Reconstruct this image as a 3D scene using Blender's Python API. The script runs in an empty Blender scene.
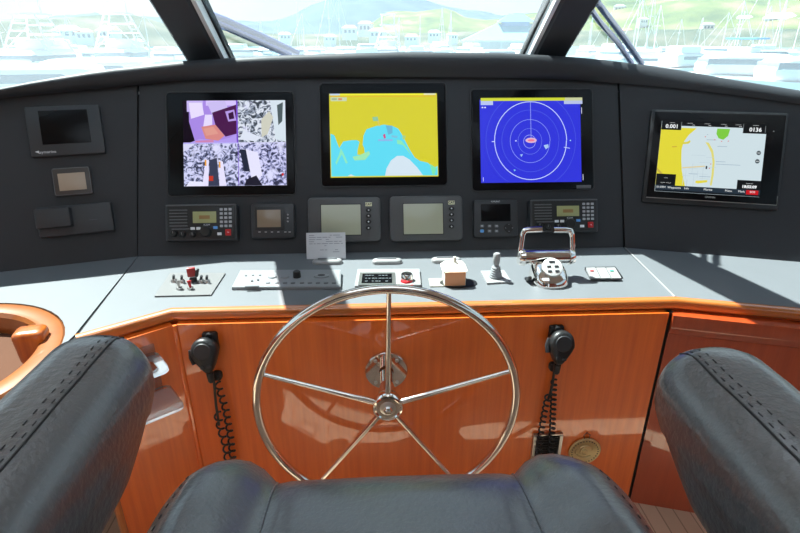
import bpy, bmesh, math, random
from mathutils import Vector, Matrix, noise
R = math.radians
random.seed(7)
SC = bpy.context.scene
COL = SC.collection

# ------------------------------------------------------------------ camera
PITCH, YAW, H = R(23.2), R(2.8), 1.27
FPX = 533.33
cd = bpy.data.cameras.new('camera'); cam = bpy.data.objects.new('camera', cd); COL.objects.link(cam)
cd.sensor_width = 36; cd.lens = 24; cd.clip_start = .02; cd.clip_end = 3000
cam.location = (0, 0, H); cam.rotation_euler = (R(90)-PITCH, 0, -YAW)
SC.camera = cam
EYE = Vector((0, 0, H))
cf = Vector((math.sin(YAW)*math.cos(PITCH), math.cos(YAW)*math.cos(PITCH), -math.sin(PITCH)))
cr = Vector((math.cos(YAW), -math.sin(YAW), 0)); cu = cr.cross(cf)
def ray(px, py): return cf + cr*((px-400)/FPX) - cu*((py-266.5)/FPX)
def onz(px, py, z):
    d = ray(px, py); return EYE + d*((z-H)/d.z)
def ony(px, py, y):
    d = ray(px, py); return EYE + d*(y/d.y)
def onplane(px, py, p0, n):
    d = ray(px, py); return EYE + d*((p0-EYE).dot(n)/d.dot(n))
def far(px, dist, z=0.0):
    d = ray(px, 38); d.z = 0; d.normalize(); return Vector((d.x*dist, d.y*dist, z))

# ------------------------------------------------------------------ materials
def lin(c):
    if isinstance(c, str): c = tuple(int(c[i:i+2], 16)/255 for i in (0, 2, 4))
    return tuple((x/12.92 if x <= .04045 else ((x+.055)/1.055)**2.4) for x in c)
MC = {}
def mat(name, col, rough=.5, metal=0., coat=0., coat_ior=1.5, coat_rough=.03, bump=None, var=None, spec=.5, em=None, sheen=0, emstr=1.0):
    if name in MC: return MC[name]
    m = bpy.data.materials.new(name); m.use_nodes = True
    nt = m.node_tree; b = nt.nodes['Principled BSDF']
    b.inputs['Base Color'].default_value = (*col, 1)
    b.inputs['Roughness'].default_value = rough; b.inputs['Metallic'].default_value = metal
    b.inputs['Coat Weight'].default_value = coat; b.inputs['Coat IOR'].default_value = coat_ior
    b.inputs['Coat Roughness'].default_value = coat_rough
    b.inputs['Specular IOR Level'].default_value = spec
    if em:
        b.inputs['Emission Color'].default_value = (*em, 1); b.inputs['Emission Strength'].default_value = emstr
    tc = nt.nodes.new('ShaderNodeTexCoord')
    if var:   # (scale, amount)
        n = nt.nodes.new('ShaderNodeTexNoise'); n.inputs['Scale'].default_value = var[0]; n.inputs['Detail'].default_value = 4
        nt.links.new(tc.outputs['Object'], n.inputs['Vector'])
        mx = nt.nodes.new('ShaderNodeMix'); mx.data_type = 'RGBA'
        mx.inputs[6].default_value = (*[c*(1-var[1]) for c in col], 1); mx.inputs[7].default_value = (*[min(1, c*(1+var[1])) for c in col], 1)
        nt.links.new(n.outputs['Fac'], mx.inputs[0]); nt.links.new(mx.outputs[2], b.inputs['Base Color'])
    if bump:  # (scale, strength, distance)
        n = nt.nodes.new('ShaderNodeTexNoise'); n.inputs['Scale'].default_value = bump[0]; n.inputs['Detail'].default_value = 3
        nt.links.new(tc.outputs['Object'], n.inputs['Vector'])
        bp = nt.nodes.new('ShaderNodeBump'); bp.inputs['Strength'].default_value = bump[1]; bp.inputs['Distance'].default_value = bump[2]
        nt.links.new(n.outputs['Fac'], bp.inputs['Height']); nt.links.new(bp.outputs['Normal'], b.inputs['Normal'])
    MC[name] = m; return m
def em(hexc, k=1.0):
    nm = 'glow_%s_%g' % (hexc, k)
    c = lin(hexc)
    return mat(nm, (0, 0, 0), rough=.25, spec=.15, em=c, emstr=k)
def wood(name, a, b_, scale=(60, 60, 2.5), coat_ior=1.75, rough=.35):
    m = mat(name, a, rough=rough, coat=1, coat_ior=coat_ior, coat_rough=.015)
    nt = m.node_tree; bs = nt.nodes['Principled BSDF']
    tc = nt.nodes.new('ShaderNodeTexCoord'); mp = nt.nodes.new('ShaderNodeMapping'); mp.inputs['Scale'].default_value = scale
    nt.links.new(tc.outputs['Object'], mp.inputs['Vector'])
    n = nt.nodes.new('ShaderNodeTexNoise'); n.inputs['Scale'].default_value = 1; n.inputs['Detail'].default_value = 5; n.inputs['Roughness'].default_value = .6
    nt.links.new(mp.outputs['Vector'], n.inputs['Vector'])
    rp = nt.nodes.new('ShaderNodeValToRGB'); rp.color_ramp.elements[0].position = .3; rp.color_ramp.elements[1].position = .7
    rp.color_ramp.elements[0].color = (*a, 1); rp.color_ramp.elements[1].color = (*b_, 1)
    nt.links.new(n.outputs['Fac'], rp.inputs['Fac']); nt.links.new(rp.outputs['Color'], bs.inputs['Base Color'])
    return m
LEATHER_DASH = mat('dash leather', (.027, .030, .035), rough=.55, bump=(260, .25, .0006), spec=.4)
LEATHER_TOP = mat('countertop leather', (.135, .145, .155), rough=.5, bump=(300, .3, .0006), spec=.4, var=(9, .06))
LEATHER_SIDE = mat('side top leather', (.135, .145, .155), rough=.5, bump=(300, .3, .0006), spec=.4, var=(9, .06))
LEATHER_CHAIR = mat('chair leather', (.048, .051, .056), rough=.45, bump=(150, .6, .004), spec=.8, coat=1, coat_ior=1.7, coat_rough=.26)
LEATHER_PILLAR = mat('pillar leather', (.06, .066, .075), rough=.6, bump=(200, .2, .0006), spec=.3)
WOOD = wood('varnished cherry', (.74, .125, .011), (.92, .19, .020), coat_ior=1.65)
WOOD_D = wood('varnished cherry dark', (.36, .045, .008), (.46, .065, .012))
WOOD_E = wood('varnished edge', (.46, .125, .016), (.56, .165, .026), scale=(2.5, 50, 50))
WOOD_R = wood('varnished rim', (.26, .075, .014), (.34, .105, .022), scale=(12, 12, 12), coat_ior=1.35)
WOOD_B = wood('varnished block', (.30, .055, .005), (.55, .14, .014), scale=(60, 40, 8), coat_ior=1.45)
CHROME = mat('polished steel', (.78, .75, .72), rough=.07, metal=1)
CHROME_W = mat('polished steel wheel', (.80, .75, .69), rough=.10, metal=1)
STEEL = mat('brushed steel', (.55, .54, .52), rough=.32, metal=1)
BLACK = mat('black plastic', (.012, .013, .014), rough=.4)
BLACKG = mat('black glass', (.004, .004, .005), rough=.22, spec=.15)
DARKP = mat('charcoal plastic', (.028, .030, .034), rough=.45)
GREYP = mat('grey housing', (.075, .078, .083), rough=.45)
MIDP = mat('mid grey plastic', (.11, .115, .125), rough=.4)
DARKC = mat('shadow gap black', (.004, .004, .004), rough=.8)
WHITEP = mat('white plastic', (.62, .63, .62), rough=.4)
SILV = mat('silver plastic', (.24, .25, .26), rough=.35)
SILVB = mat('bright silver plastic', (.30, .30, .30), rough=.35)
REDP = mat('red plastic', (.5, .015, .02), rough=.35)
REDGLOSS = mat('red key fob', (.35, .02, .02), rough=.35)
WHITEB = mat('white button', (.75, .77, .8), rough=.4)
BLUEB = mat('blue button', (.12, .35, .75), rough=.4)
GREENP = mat('green plastic', (.03, .45, .25), rough=.4)
LCD = mat('olive lcd', (.36, .37, .17), rough=.25)
LCDG = mat('grey green lcd', (.42, .43, .32), rough=.2)
LCDB = mat('brown lcd', (.26, .19, .13), rough=.2)
LCDT = mat('tan lcd', (.40, .31, .23), rough=.3)
BRASS = mat('antique brass', (.62, .47, .24), rough=.40, metal=.7, bump=(120, .6, .002))
PAPER = mat('paper', (.62, .63, .66), rough=.8, var=(60, .05))
CREAM = mat('cream card', (.85, .82, .70), rough=.7)
ORANGE = mat('orange label', (.75, .34, .17), rough=.6)
CREAMLIN = mat('cabin lining', (.62, .58, .52), rough=.8, var=(3, .04))
GELCOAT = mat('white gelcoat', (.75, .77, .78), rough=.3)
PALEGLASS = mat('tinted cabin window', (.16, .22, .26), rough=.1)
BLUEC = mat('blue canvas', (.05, .30, .55), rough=.7)
WIPER = mat('wiper metal', (.07, .12, .36), rough=.5)
GASKET = mat('gasket', (.006, .007, .008), rough=.6)
STRIP = mat('white pillar strip', (.80, .84, .86), rough=.5)

def floor_mat():
    m = mat('pale planked sole', (.58, .44, .31), rough=.35)
    nt = m.node_tree; b = nt.nodes['Principled BSDF']
    tc = nt.nodes.new('ShaderNodeTexCoord'); mp = nt.nodes.new('ShaderNodeMapping'); mp.inputs['Rotation'].default_value = (0, 0, R(90))
    nt.links.new(tc.outputs['Object'], mp.inputs['Vector'])
    br = nt.nodes.new('ShaderNodeTexBrick'); br.inputs['Color1'].default_value = (.60, .46, .33, 1); br.inputs['Color2'].default_value = (.54, .40, .28, 1)
    br.inputs['Mortar'].default_value = (.30, .22, .15, 1); br.inputs['Scale'].default_value = 1; br.inputs['Mortar Size'].default_value = .002
    br.inputs['Brick Width'].default_value = .9; br.inputs['Row Height'].default_value = .045
    nt.links.new(mp.outputs['Vector'], br.inputs['Vector']); nt.links.new(br.outputs['Color'], b.inputs['Base Color'])
    return m
def glass_mat(name='windshield glass', tint=(.80, .86, .87), veil=.040, gl=.03):
    m = bpy.data.materials.new(name); m.use_nodes = True; nt = m.node_tree; nt.nodes.clear()
    o = nt.nodes.new('ShaderNodeOutputMaterial'); t = nt.nodes.new('ShaderNodeBsdfTransparent'); t.inputs[0].default_value = (*tint, 1)
    v = nt.nodes.new('ShaderNodeBsdfTranslucent'); v.inputs[0].default_value = (.86, .93, 1, 1)
    g = nt.nodes.new('ShaderNodeBsdfGlossy'); g.inputs['Roughness'].default_value = .02
    a = nt.nodes.new('ShaderNodeMixShader'); a.inputs[0].default_value = veil
    c = nt.nodes.new('ShaderNodeMixShader'); c.inputs[0].default_value = gl
    nt.links.new(t.outputs[0], a.inputs[1]); nt.links.new(v.outputs[0], a.inputs[2])
    nt.links.new(a.outputs[0], c.inputs[1]); nt.links.new(g.outputs[0], c.inputs[2]); nt.links.new(c.outputs[0], o.inputs[0])
    return m
GLASS = glass_mat()
def acrylic_mat():
    m = bpy.data.materials.new('clear acrylic'); m.use_nodes = True; nt = m.node_tree; nt.nodes.clear()
    o = nt.nodes.new('ShaderNodeOutputMaterial'); t = nt.nodes.new('ShaderNodeBsdfTransparent'); t.inputs[0].default_value = (.93, .95, .96, 1)
    g = nt.nodes.new('ShaderNodeBsdfPrincipled'); g.inputs['Base Color'].default_value = (.42, .46, .50, 1); g.inputs['Roughness'].default_value = .08
    f = nt.nodes.new('ShaderNodeLayerWeight'); f.inputs[0].default_value = .35
    mm = nt.nodes.new('ShaderNodeMath'); mm.operation = 'MULTIPLY_ADD'; mm.inputs[1].default_value = .45; mm.inputs[2].default_value = .05
    c = nt.nodes.new('ShaderNodeMixShader')
    nt.links.new(f.outputs['Fresnel'], mm.inputs[0]); nt.links.new(mm.outputs[0], c.inputs[0])
    nt.links.new(t.outputs[0], c.inputs[1]); nt.links.new(g.outputs[0], c.inputs[2]); nt.links.new(c.outputs[0], o.inputs[0])
    return m
ACRYLIC = acrylic_mat()

# ------------------------------------------------------------------ object helpers
def obj(name, bm, m, parent=None, smooth=40, M=None):
    me = bpy.data.meshes.new(name)
    if M is not None: bm.transform(M)
    bmesh.ops.recalc_face_normals(bm, faces=bm.faces)
    bm.to_mesh(me); bm.free()
    for mm in (m if isinstance(m, (list, tuple)) else [m]): me.materials.append(mm)
    if smooth:
        me.polygons.foreach_set('use_smooth', [True]*len(me.polygons))
        try: me.set_sharp_from_angle(angle=R(smooth))
        except Exception: pass
    o = bpy.data.objects.new(name, me); COL.objects.link(o)
    if parent is not None: o.parent = parent
    return o
def tag(o, label, cat, group=None):
    o['label'] = label; o['category'] = cat
    if group: o['group'] = group
    return o
def thing(name, label, cat, M=None, group=None):
    o = bpy.data.objects.new(name, None); COL.objects.link(o); o.empty_display_size = .05
    if M is not None: o.matrix_world = M
    return tag(o, label, cat, group)
def struct(o): o['kind'] = 'structure'; return o
def frame(o, x, y, z):
    m = Matrix.Identity(4)
    for i, a in enumerate((x, y, z, o)):
        for k in range(3): m[k][i] = a[k]
    return m
def T(x, y, z): return Matrix.Translation((x, y, z))
def RZ(a): return Matrix.Rotation(a, 4, 'Z')
def RX(a): return Matrix.Rotation(a, 4, 'X')
def RY(a): return Matrix.Rotation(a, 4, 'Y')
def NB(): return bmesh.new()
def rrect(w, h, r, n=5, cx=0, cy=0):
    r = max(1e-5, min(r, w/2-1e-6, h/2-1e-6)); pts = []
    for sx, sy, a0 in ((1, 1, 0), (-1, 1, 90), (-1, -1, 180), (1, -1, 270)):
        for i in range(n+1):
            a = R(a0+90*i/n); pts.append((cx+sx*(w/2-r)+r*math.cos(a), cy+sy*(h/2-r)+r*math.sin(a)))
    return pts
def loft(bm, rings, cap0=True, cap1=True, closed=True, mi=0):
    vs = [[bm.verts.new(p) for p in r] for r in rings]
    n = len(rings[0])
    for a, b in zip(vs, vs[1:]):
        for i in range(n if closed else n-1):
            j = (i+1) % n
            f = bm.faces.new((a[i], a[j], b[j], b[i])); f.material_index = mi
    if cap0: bm.faces.new(vs[0][::-1]).material_index = mi
    if cap1: bm.faces.new(vs[-1]).material_index = mi
    return bm
def slab(bm, w, h, z0, z1, r=.003, ch=.0015, cx=0, cy=0, n=5, mi=0):
    """rounded rectangle plate with a chamfered front"""
    ch = min(ch, (z1-z0)*.49, w*.3, h*.3)
    rings = []
    for dz, ins in ((z0, 0), (z1-ch, 0), (z1-ch*.3, ch*.3), (z1, ch)):
        rings.append([(x, y, dz) for x, y in rrect(w-2*ins, h-2*ins, max(r-ins, 1e-4), n, cx, cy)])
    return loft(bm, rings, mi=mi)
def poly(bm, pts, z0, z1, mi=0):
    return loft(bm, [[(x, y, z0) for x, y in pts], [(x, y, z1) for x, y in pts]], mi=mi)
def cyl(bm, x, y, z0, z1, r, r1=None, n=24, mi=0, ch=0):
    r1 = r if r1 is None else r1
    L = [(z0, r), (z1-ch, r1)] + ([(z1, r1-ch)] if ch else [])
    return loft(bm, [[(x+q*math.cos(2*math.pi*i/n), y+q*math.sin(2*math.pi*i/n), z) for i in range(n)] for z, q in L], mi=mi)
def lathe(bm, prof, n=32, x=0, y=0, mi=0, capped=True):
    return loft(bm, [[(x+q*math.cos(2*math.pi*i/n), y+q*math.sin(2*math.pi*i/n), z) for i in range(n)] for q, z in prof], cap0=capped, cap1=capped, mi=mi)
def tube(bm, pts, r, n=8, closed=False, mi=0, cap=True):
    pts = [Vector(p) for p in pts]; m = len(pts); rings = []
    up = Vector((0, 0, 1)); prev = None
    for i, p in enumerate(pts):
        if closed: t = pts[(i+1) % m]-pts[i-1]
        else: t = pts[min(i+1, m-1)]-pts[max(i-1, 0)]
        t.normalize()
        if prev is None:
            a = t.cross(up if abs(t.z) < .9 else Vector((1, 0, 0)))
        else: a = prev - t*prev.dot(t)
        a.normalize(); prev = a; b = t.cross(a)
        q = r[i] if isinstance(r, (list, tuple)) else r
        rings.append([p + a*q*math.cos(2*math.pi*k/n) + b*q*math.sin(2*math.pi*k/n) for k in range(n)])
    if closed: rings.append(rings[0]); cap = False
    loft(bm, rings, cap0=cap, cap1=cap, mi=mi)
    if closed: bmesh.ops.remove_doubles(bm, verts=bm.verts, dist=1e-7)
    return bm
def box(bm, x0, x1, y0, y1, z0, z1, mi=0):
    return loft(bm, [[(x0, y0, z), (x1, y0, z), (x1, y1, z), (x0, y1, z)] for z in (z0, z1)], mi=mi)
def hexa(bm, a, b, mi=0):  # two quads
    return loft(bm, [a, b], mi=mi)
def softbox(hx, hy, hz, r, n=14, fn=None):
    bm = NB(); bmesh.ops.create_cube(bm, size=2)
    bmesh.ops.subdivide_edges(bm, edges=bm.edges[:], cuts=n, use_grid_fill=True)
    for v in bm.verts:
        # denser sampling near edges
        q = [math.sin(c*math.pi/2)*.55+c*.45 if abs(c) < 1 else c for c in v.co]
        p = Vector((q[0]*hx, q[1]*hy, q[2]*hz))
        rr = (min(r, hx-1e-4), min(r, hy-1e-4), min(r, hz-1e-4))
        r0 = min(rr)
        c = Vector([max(-(h-r0), min(h-r0, k)) for h, k in zip((hx, hy, hz), p)])
        d = p-c
        if d.length > 1e-9:
            # map cube-corner region onto sphere
            m_ = max(abs(k) for k in d)
            d = d.normalized()*m_ if m_ > 0 else d
        p = c+d
        v.co = fn(p) if fn else p
    return bm
def text(parent, s, size, x, y, z, m, M=None, name='lettering', align='CENTER', bold=0):
    c = bpy.data.curves.new('t', 'FONT'); c.body = s; c.size = size; c.align_x = align; c.align_y = 'CENTER'; c.extrude = .0001; c.offset = bold
    c.resolution_u = 2
    o = bpy.data.objects.new('t', c); COL.objects.link(o)
    dg = bpy.context.evaluated_depsgraph_get(); me = bpy.data.meshes.new_from_object(o.evaluated_get(dg)); 
    bpy.data.objects.remove(o); bpy.data.curves.remove(c)
    me.transform((M or Matrix.Identity(4)) @ T(x, y, z))
    me.materials.clear(); me.materials.append(m)
    p = bpy.data.objects.new(name, me); COL.objects.link(p); p.parent = parent
    return p

# ------------------------------------------------------------------ key planes
ZC = .665                                   # counter height
P0 = Vector((.03, 1.526, ZC))
CEN = frame(P0, Vector((1, 0, 0)), Vector((0, math.sin(PITCH), math.cos(PITCH))), Vector((0, -math.cos(PITCH), math.sin(PITCH))))
def ax(M, i): return Vector((M[0][i], M[1][i], M[2][i]))
def loc(M, px, py, off=0):
    n = ax(M, 2); p = onplane(px, py, ax(M, 3)+n*off, n); d = p-ax(M, 3)
    return d.dot(ax(M, 0)), d.dot(ax(M, 1))
SL = onz(137, 257, ZC); SL.y = 1.526; SR = onz(624, 247, ZC); SR.y = 1.526
def side_frame(o, farpt, toppx, sgn):
    u0, v0 = loc(CEN, *toppx); top = CEN @ Vector((u0, v0, 0))
    x = (farpt-o).normalized()*sgn; s = top-o
    n = x.cross(s).normalized(); y = n.cross(x)
    return frame(o, x, y, n)
LEF = side_frame(SL, onz(0, 272, ZC), (138.6, 85), -1)
RIG = side_frame(SR, onz(800, 262, ZC), (618, 85), 1)
def rect(M, x0, y0, x1, y1, off=0):
    a = loc(M, x0, y0, off); b = loc(M, x1, y0, off); c = loc(M, x1, y1, off); d = loc(M, x0, y1, off)
    return ((a[0]+b[0]+c[0]+d[0])/4, (a[1]+b[1]+c[1]+d[1])/4, (b[0]+c[0]-a[0]-d[0])/2, (a[1]+b[1]-c[1]-d[1])/2)

# ------------------------------------------------------------------ room shell
GLP = []   # windshield polyline base/top
base_poly = [(-2.05, -2.6, 1.0), (-2.05, 1.40, 1.0), (-.61, 2.0, 1.19), (-.465, 2.0, 1.19), (.505, 2.0, 1.19), (.65, 2.0, 1.19), (2.05, 1.40, 1.0), (2.05, -2.6, 1.0)]
top_poly = [(-1.80, -2.6, 1.60), (-1.80, .95, 1.60), (-.61, 1.458, 1.49), (-.465, 1.458, 1.49), (.505, 1.458, 1.49), (.65, 1.458, 1.49), (1.80, .95, 1.60), (1.80, -2.6, 1.60)]
ZCEIL = 1.85
fl = NB(); box(fl, -2.1, 2.1, -2.7, 2.15, -.06, 0); struct(obj('floor', fl, floor_mat(), smooth=0))
ce = NB()
for a in ((-1.9, -.62, -2.7, 1.05), (.66, 1.9, -2.7, 1.05), (-.62, .66, -2.7, .15), (-.62, .66, .95, 1.05)): box(ce, *a, ZCEIL, ZCEIL+.05)
struct(obj('ceiling', ce, CREAMLIN, smooth=0))
FROST = glass_mat('added light panel', (.05, .05, .05), .9, .02)
FROST.node_tree.nodes['Translucent BSDF'].inputs[0].default_value = (.50, .54, .58, 1)
b = NB(); slab(b, 1.44, .94, ZCEIL+.051, ZCEIL+.065, r=.05, ch=.004, cx=.02, cy=.55); struct(obj('window_6', b, FROST))  # unseen overhead panel, added to spread soft light over chair and wood
wb = NB()
for a in ((-2.1, -.7, 0, ZCEIL), (.7, 2.1, 0, ZCEIL), (-.7, .7, 1.75, ZCEIL)): box(wb, a[0], a[1], -2.7, -2.62, a[2], a[3])
struct(obj('wall_back', wb, WOOD_D, smooth=0))
for s, nm in ((-1, 'wall_left'), (1, 'wall_right')):
    b = NB(); x0, x1 = sorted((s*2.05, s*2.12)); box(b, x0, x1, -2.62, 1.42, 0, 1.0); struct(obj(nm, b, WOOD_D, smooth=0))
wf = NB(); hexa(wf, [(-2.05, 1.42, 0), (-2.05, 1.47, 0), (-.7, 2.08, 0), (-.7, 2.02, 0)], [(-2.05, 1.42, .98), (-2.05, 1.47, .98), (-.7, 2.08, 1.16), (-.7, 2.02, 1.16)])
hexa(wf, [(2.05, 1.42, 0), (2.05, 1.47, 0), (.74, 2.08, 0), (.74, 2.02, 0)], [(2.05, 1.42, .98), (2.05, 1.47, .98), (.74, 2.08, 1.16), (.74, 2.02, 1.16)])
box(wf, -.7, .74, 2.02, 2.08, 0, 1.16)
struct(obj('wall_front', wf, GELCOAT, smooth=0))
fd = NB(); loft(fd, [[(-2.05, 1.48, z), (-.6, 2.09, z), (.64, 2.09, z), (2.05, 1.48, z), (2.0, 3.2, z-.05), (1.2, 5.2, z-.08), (0, 6.4, z-.1), (-1.2, 5.2, z-.08), (-2.0, 3.2, z-.05)] for z in (.82, .90)])
struct(obj('trim_added_foredeck', fd, GELCOAT, smooth=0))  # unseen white deck, added to bounce sunlight up into the cabin
def pane_quad(i, j, t=.008, shrink=0):
    a, b = Vector(base_poly[i]), Vector(base_poly[j]); c, d = Vector(top_poly[j]), Vector(top_poly[i])
    n = (b-a).cross(d-a).normalized()*t
    return [a, b, c, d], [a+n, b+n, c+n, d+n]
for k, (i, j) in enumerate(((3, 4), (1, 2), (5, 6), (0, 1), (6, 7))):
    b = NB(); q, w = pane_quad(i, j); hexa(b, q, w); struct(obj('window_%d' % (k+1), b, GLASS, smooth=0))
# header between glass and ceiling
hd = NB()
ceil_edge = [(-1.80, -2.6, ZCEIL+.02), (-1.78, .75, ZCEIL+.02), (-.61, 1.0, ZCEIL+.02), (-.465, 1.0, ZCEIL+.02), (.505, 1.0, ZCEIL+.02), (.65, 1.0, ZCEIL+.02), (1.78, .75, ZCEIL+.02), (1.80, -2.6, ZCEIL+.02)]
for i in range(7):
    a, b_, c, d = map(Vector, (top_poly[i], top_poly[i+1], ceil_edge[i+1], ceil_edge[i]))
    n = (b_-a).cross(d-a).normalized()*.04
    hexa(hd, [a, b_, c, d], [a+n, b_+n, c+n, d+n])
struct(obj('trim_header', hd, CREAMLIN, smooth=0))
# windshield pillars with white strip and black gasket
def pillar(name, x0, x1, strip_side):
    th = thing(name, 'dark leather-wrapped windshield pillar %s' % ('beside the pale hill with tower boats' if strip_side > 0 else 'beside the twin wiper arms'), 'pillar')
    def bar(xa, xb, d0, d1, nm, m):
        b = NB()
        lo, hi = Vector((0, 2.02, 1.15)), Vector((0, 1.43, 1.545)); k = (hi-lo).normalized(); n = Vector((0, -k.z, k.y)); n = -n if n.y > 0 else n
        r = []
        for p in (lo-k*.02, hi+k*.1):
            r.append([Vector((x, p.y, p.z))+n*d for x, d in ((xa, d0), (xb, d0), (xb, d1-.01), (xb-math.copysign(.01, xb-xa), d1), (xa+math.copysign(.01, xb-xa), d1), (xa, d1-.01))] if abs(xb-xa) > .03 else
                     [Vector((x, p.y, p.z))+n*d for x, d in ((xa, d0), (xb, d0), (xb, d1), (xa, d1))])
        loft(b, r); return obj(nm, b, m, th)
    if strip_side > 0:
        bar(x0+.012, x1-.020, -.02, .045, 'padding', LEATHER_PILLAR)['label'] = 'dark padded leather face'
        bar(x1-.020, x1-.008, -.02, .040, 'side_strip', STRIP)['label'] = 'pale strip along the glass'
        bar(x1-.008, x1, -.02, .006, 'gasket', GASKET)
    else:
        bar(x0+.020, x1-.012, -.02, .045, 'padding', LEATHER_PILLAR)['label'] = 'dark padded leather face'
        bar(x0+.008, x0+.020, -.02, .040, 'side_strip', STRIP)['label'] = 'pale strip along the glass'
        bar(x0, x0+.008, -.02, .006, 'gasket', GASKET)
pillar('windshield_pillar', -.61, -.465, 1)
pillar('windshield_pillar', .505, .65, -1)
pz = NB()
for s in (-1, 1):
    for i in (1,) if s < 0 else (6,):
        a, c = Vector(base_poly[i]), Vector(top_poly[i]); tube(pz, [a, c], .035, n=10)
struct(obj('trim_corner', pz, LEATHER_PILLAR))

# ------------------------------------------------------------------ dashboard
top_x = [-160, -80, 0, 34, 101, 182, 270, 400, 500, 560, 597, 665, 732, 800, 880, 960]
top_y = [140, 112, 88, 81, 70, 61, 55.7, 52, 53, 55.8, 59, 67.5, 79.5, 90.5, 106, 124]
bot_y = [142, 117, 99, 95.5, 89, 80.5, 77.8, 77, 77.5, 79, 81.5, 87, 94.5, 104, 118, 134]
def interp(xs, ys, x):
    for i in range(len(xs)-1):
        if x <= xs[i+1]:
            t = (x-xs[i])/(xs[i+1]-xs[i]); t = max(0, t); return ys[i]+(ys[i+1]-ys[i])*t
    return ys[-1]
dash = thing('dashboard', 'charcoal leather-covered dashboard wrapping round the helm under the windshield', 'dashboard', Matrix.Identity(4))
def panel(M, xa, xb, blx, brx, nm):
    pts = [loc(M, *blx), loc(M, *brx)]
    n = 14
    for i in range(n+1):
        px = xb+(xa-xb)*i/n; u, v = loc(M, px, interp(top_x, bot_y, px)); pts.append((u, v+.012))
    b = NB(); poly(b, pts, -.03, 0); 
    return obj(nm, b, LEATHER_DASH, dash, M=M, smooth=20)
g = .0
panel(CEN, 139.4, 617.2, (137.8, 257), (623.2, 247), 'centre_panel')
# side panels extend past the frame edges
def side_panel(M, pxs, u0, u1, nm, sg):
    pts = [(u0, 0), (u1, 0)] if sg > 0 else [(u1, 0), (u0, 0)]
    tops = []
    for px in pxs:
        u, v = loc(M, px, interp(top_x, bot_y, px)); tops.append((u, v+.012))
    pts = ([(u0, -.002), (u1, -.002)] + tops)
    b = NB(); poly(b, pts, -.03, 0); return obj(nm, b, LEATHER_DASH, dash, M=M, smooth=20)
tl = [137.6, 120, 100, 80, 60, 34, 10, -20, -60, -110, -160]
ul = loc(LEF, -160, 200)[0]
side_panel(LEF, [x for x in tl][::-1] and tl, ul, -.002, 'side_panel', -1)
tr = [619, 640, 665, 700, 732, 765, 800, 840, 880, 920, 960][::-1]
ur = loc(RIG, 960, 200)[0]
side_panel(RIG, tr, .002, ur, 'side_panel', 1)
# seam shadow backing + brow
sb = NB(); 
for M_, u in ((LEF, 0), (RIG, 0)): box_pts = None
b = NB()
poly(b, [(SL.x-.03-P0.x-.01, .0), (SL.x-P0.x+.04, .0), (SL.x-P0.x+.04, .49), (SL.x-P0.x-.04, .49)], -.032, -.006)
obj('seam_backing', b, DARKC, dash, M=CEN)
b = NB()
poly(b, [(SR.x-P0.x-.04, .0), (SR.x-P0.x+.04, .0), (SR.x-P0.x+.03, .49), (SR.x-P0.x-.05, .49)], -.032, -.006)
obj('seam_backing', b, DARKC, dash, M=CEN)
rows = []
def dashn(px):
    # blend of plane for a pixel column
    if px < 138: return LEF
    if px > 618: return RIG
    return CEN
pxs = [-160, -120, -80, -40, 0, 30, 60, 90, 115, 138, 160, 182, 220, 270, 330, 400, 460, 500, 540, 580, 600, 618, 640, 670, 700, 732, 765, 800, 840, 880, 920, 960]
for px in pxs:
    M_ = dashn(px); n = ax(M_, 2)
    by, ty = interp(top_x, bot_y, px), interp(top_x, top_y, px)
    B = onplane(px, by, ax(M_, 3), n); Tp = None
    prof = []
    kr_ = min(1, max(0, (px-590)/60))     # brow stands less proud on the wing beside the plotter
    f_ = lambda a_, c_: a_*(1-kr_)+c_*kr_
    o1 = onplane(px, by, ax(M_, 3)+n*f_(.012, .006), n); o2 = onplane(px, by*.7+ty*.3, ax(M_, 3)+n*f_(.030, .012), n); o3 = onplane(px, by*.35+ty*.65, ax(M_, 3)+n*f_(.042, .012), n); o4 = onplane(px, by*.1+ty*.9, ax(M_, 3)+n*f_(.042, .004), n)
    Tp = onplane(px, ty, ax(M_, 3)+n*f_(.030, -.012), n)
    back = (Tp-Vector((0, 0, 0))); 
    d = Vector((Tp.x*.35, 1, 0)).normalized()
    t1 = Tp + d*.03 - Vector((0, 0, .003))
    # deck runs to the glass base
    xx = max(-2.03, min(2.03, Tp.x*1.25)); 
    if abs(xx) > .6: yy = 2.0-(abs(xx)-.6)/1.45*.6; zz = 1.19-(abs(xx)-.6)/1.45*.19
    else: yy, zz = 2.0, 1.19
    zz = min(zz, t1.z+.01) - .012
    dk = Vector((xx, yy+.01, zz))
    rows.append([B-n*.02, B, o1, o2, o3, o4, Tp, t1, t1.lerp(dk, .5), dk, dk-Vector((0, 0, .05))])
b = NB(); loft(b, rows, closed=False, cap0=False, cap1=False); obj('brow', b, LEATHER_DASH, dash, smooth=60)['label'] = 'padded brow along the top of the dashboard'

# ------------------------------------------------------------------ console: countertop + cabinet
FRONT = 1.180
cl, cR = onz(137, 258, ZC), onz(637, 258, ZC)
ct = thing('countertop', 'dark grey leather-topped helm counter with varnished wooden front edge', 'countertop', Matrix.Identity(4))
xl0, xr0 = -.499, .757           # front corners of the centre section
wr_dir = (onz(800, 308, ZC)-Vector((xr0, FRONT, ZC))).normalized(); wr_dir.z = 0
wl = Vector((-.669, 1.06, ZC))
bL = Vector((-1.55, 1.30, ZC)); 
def zp(M, u): p = M @ Vector((u, 0, 0)); return (p.x, p.y+.012)
b = NB(); g = .0015
poly(b, [(SL.x+g, SL.y+.01), (-.669+g*1.5+.004, 1.066), (xl0, FRONT), (xr0-g, FRONT), (SR.x-g-.002, SR.y+.01)], ZC-.03, ZC)
o = obj('top_section', b, LEATHER_TOP, ct, smooth=0)
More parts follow.
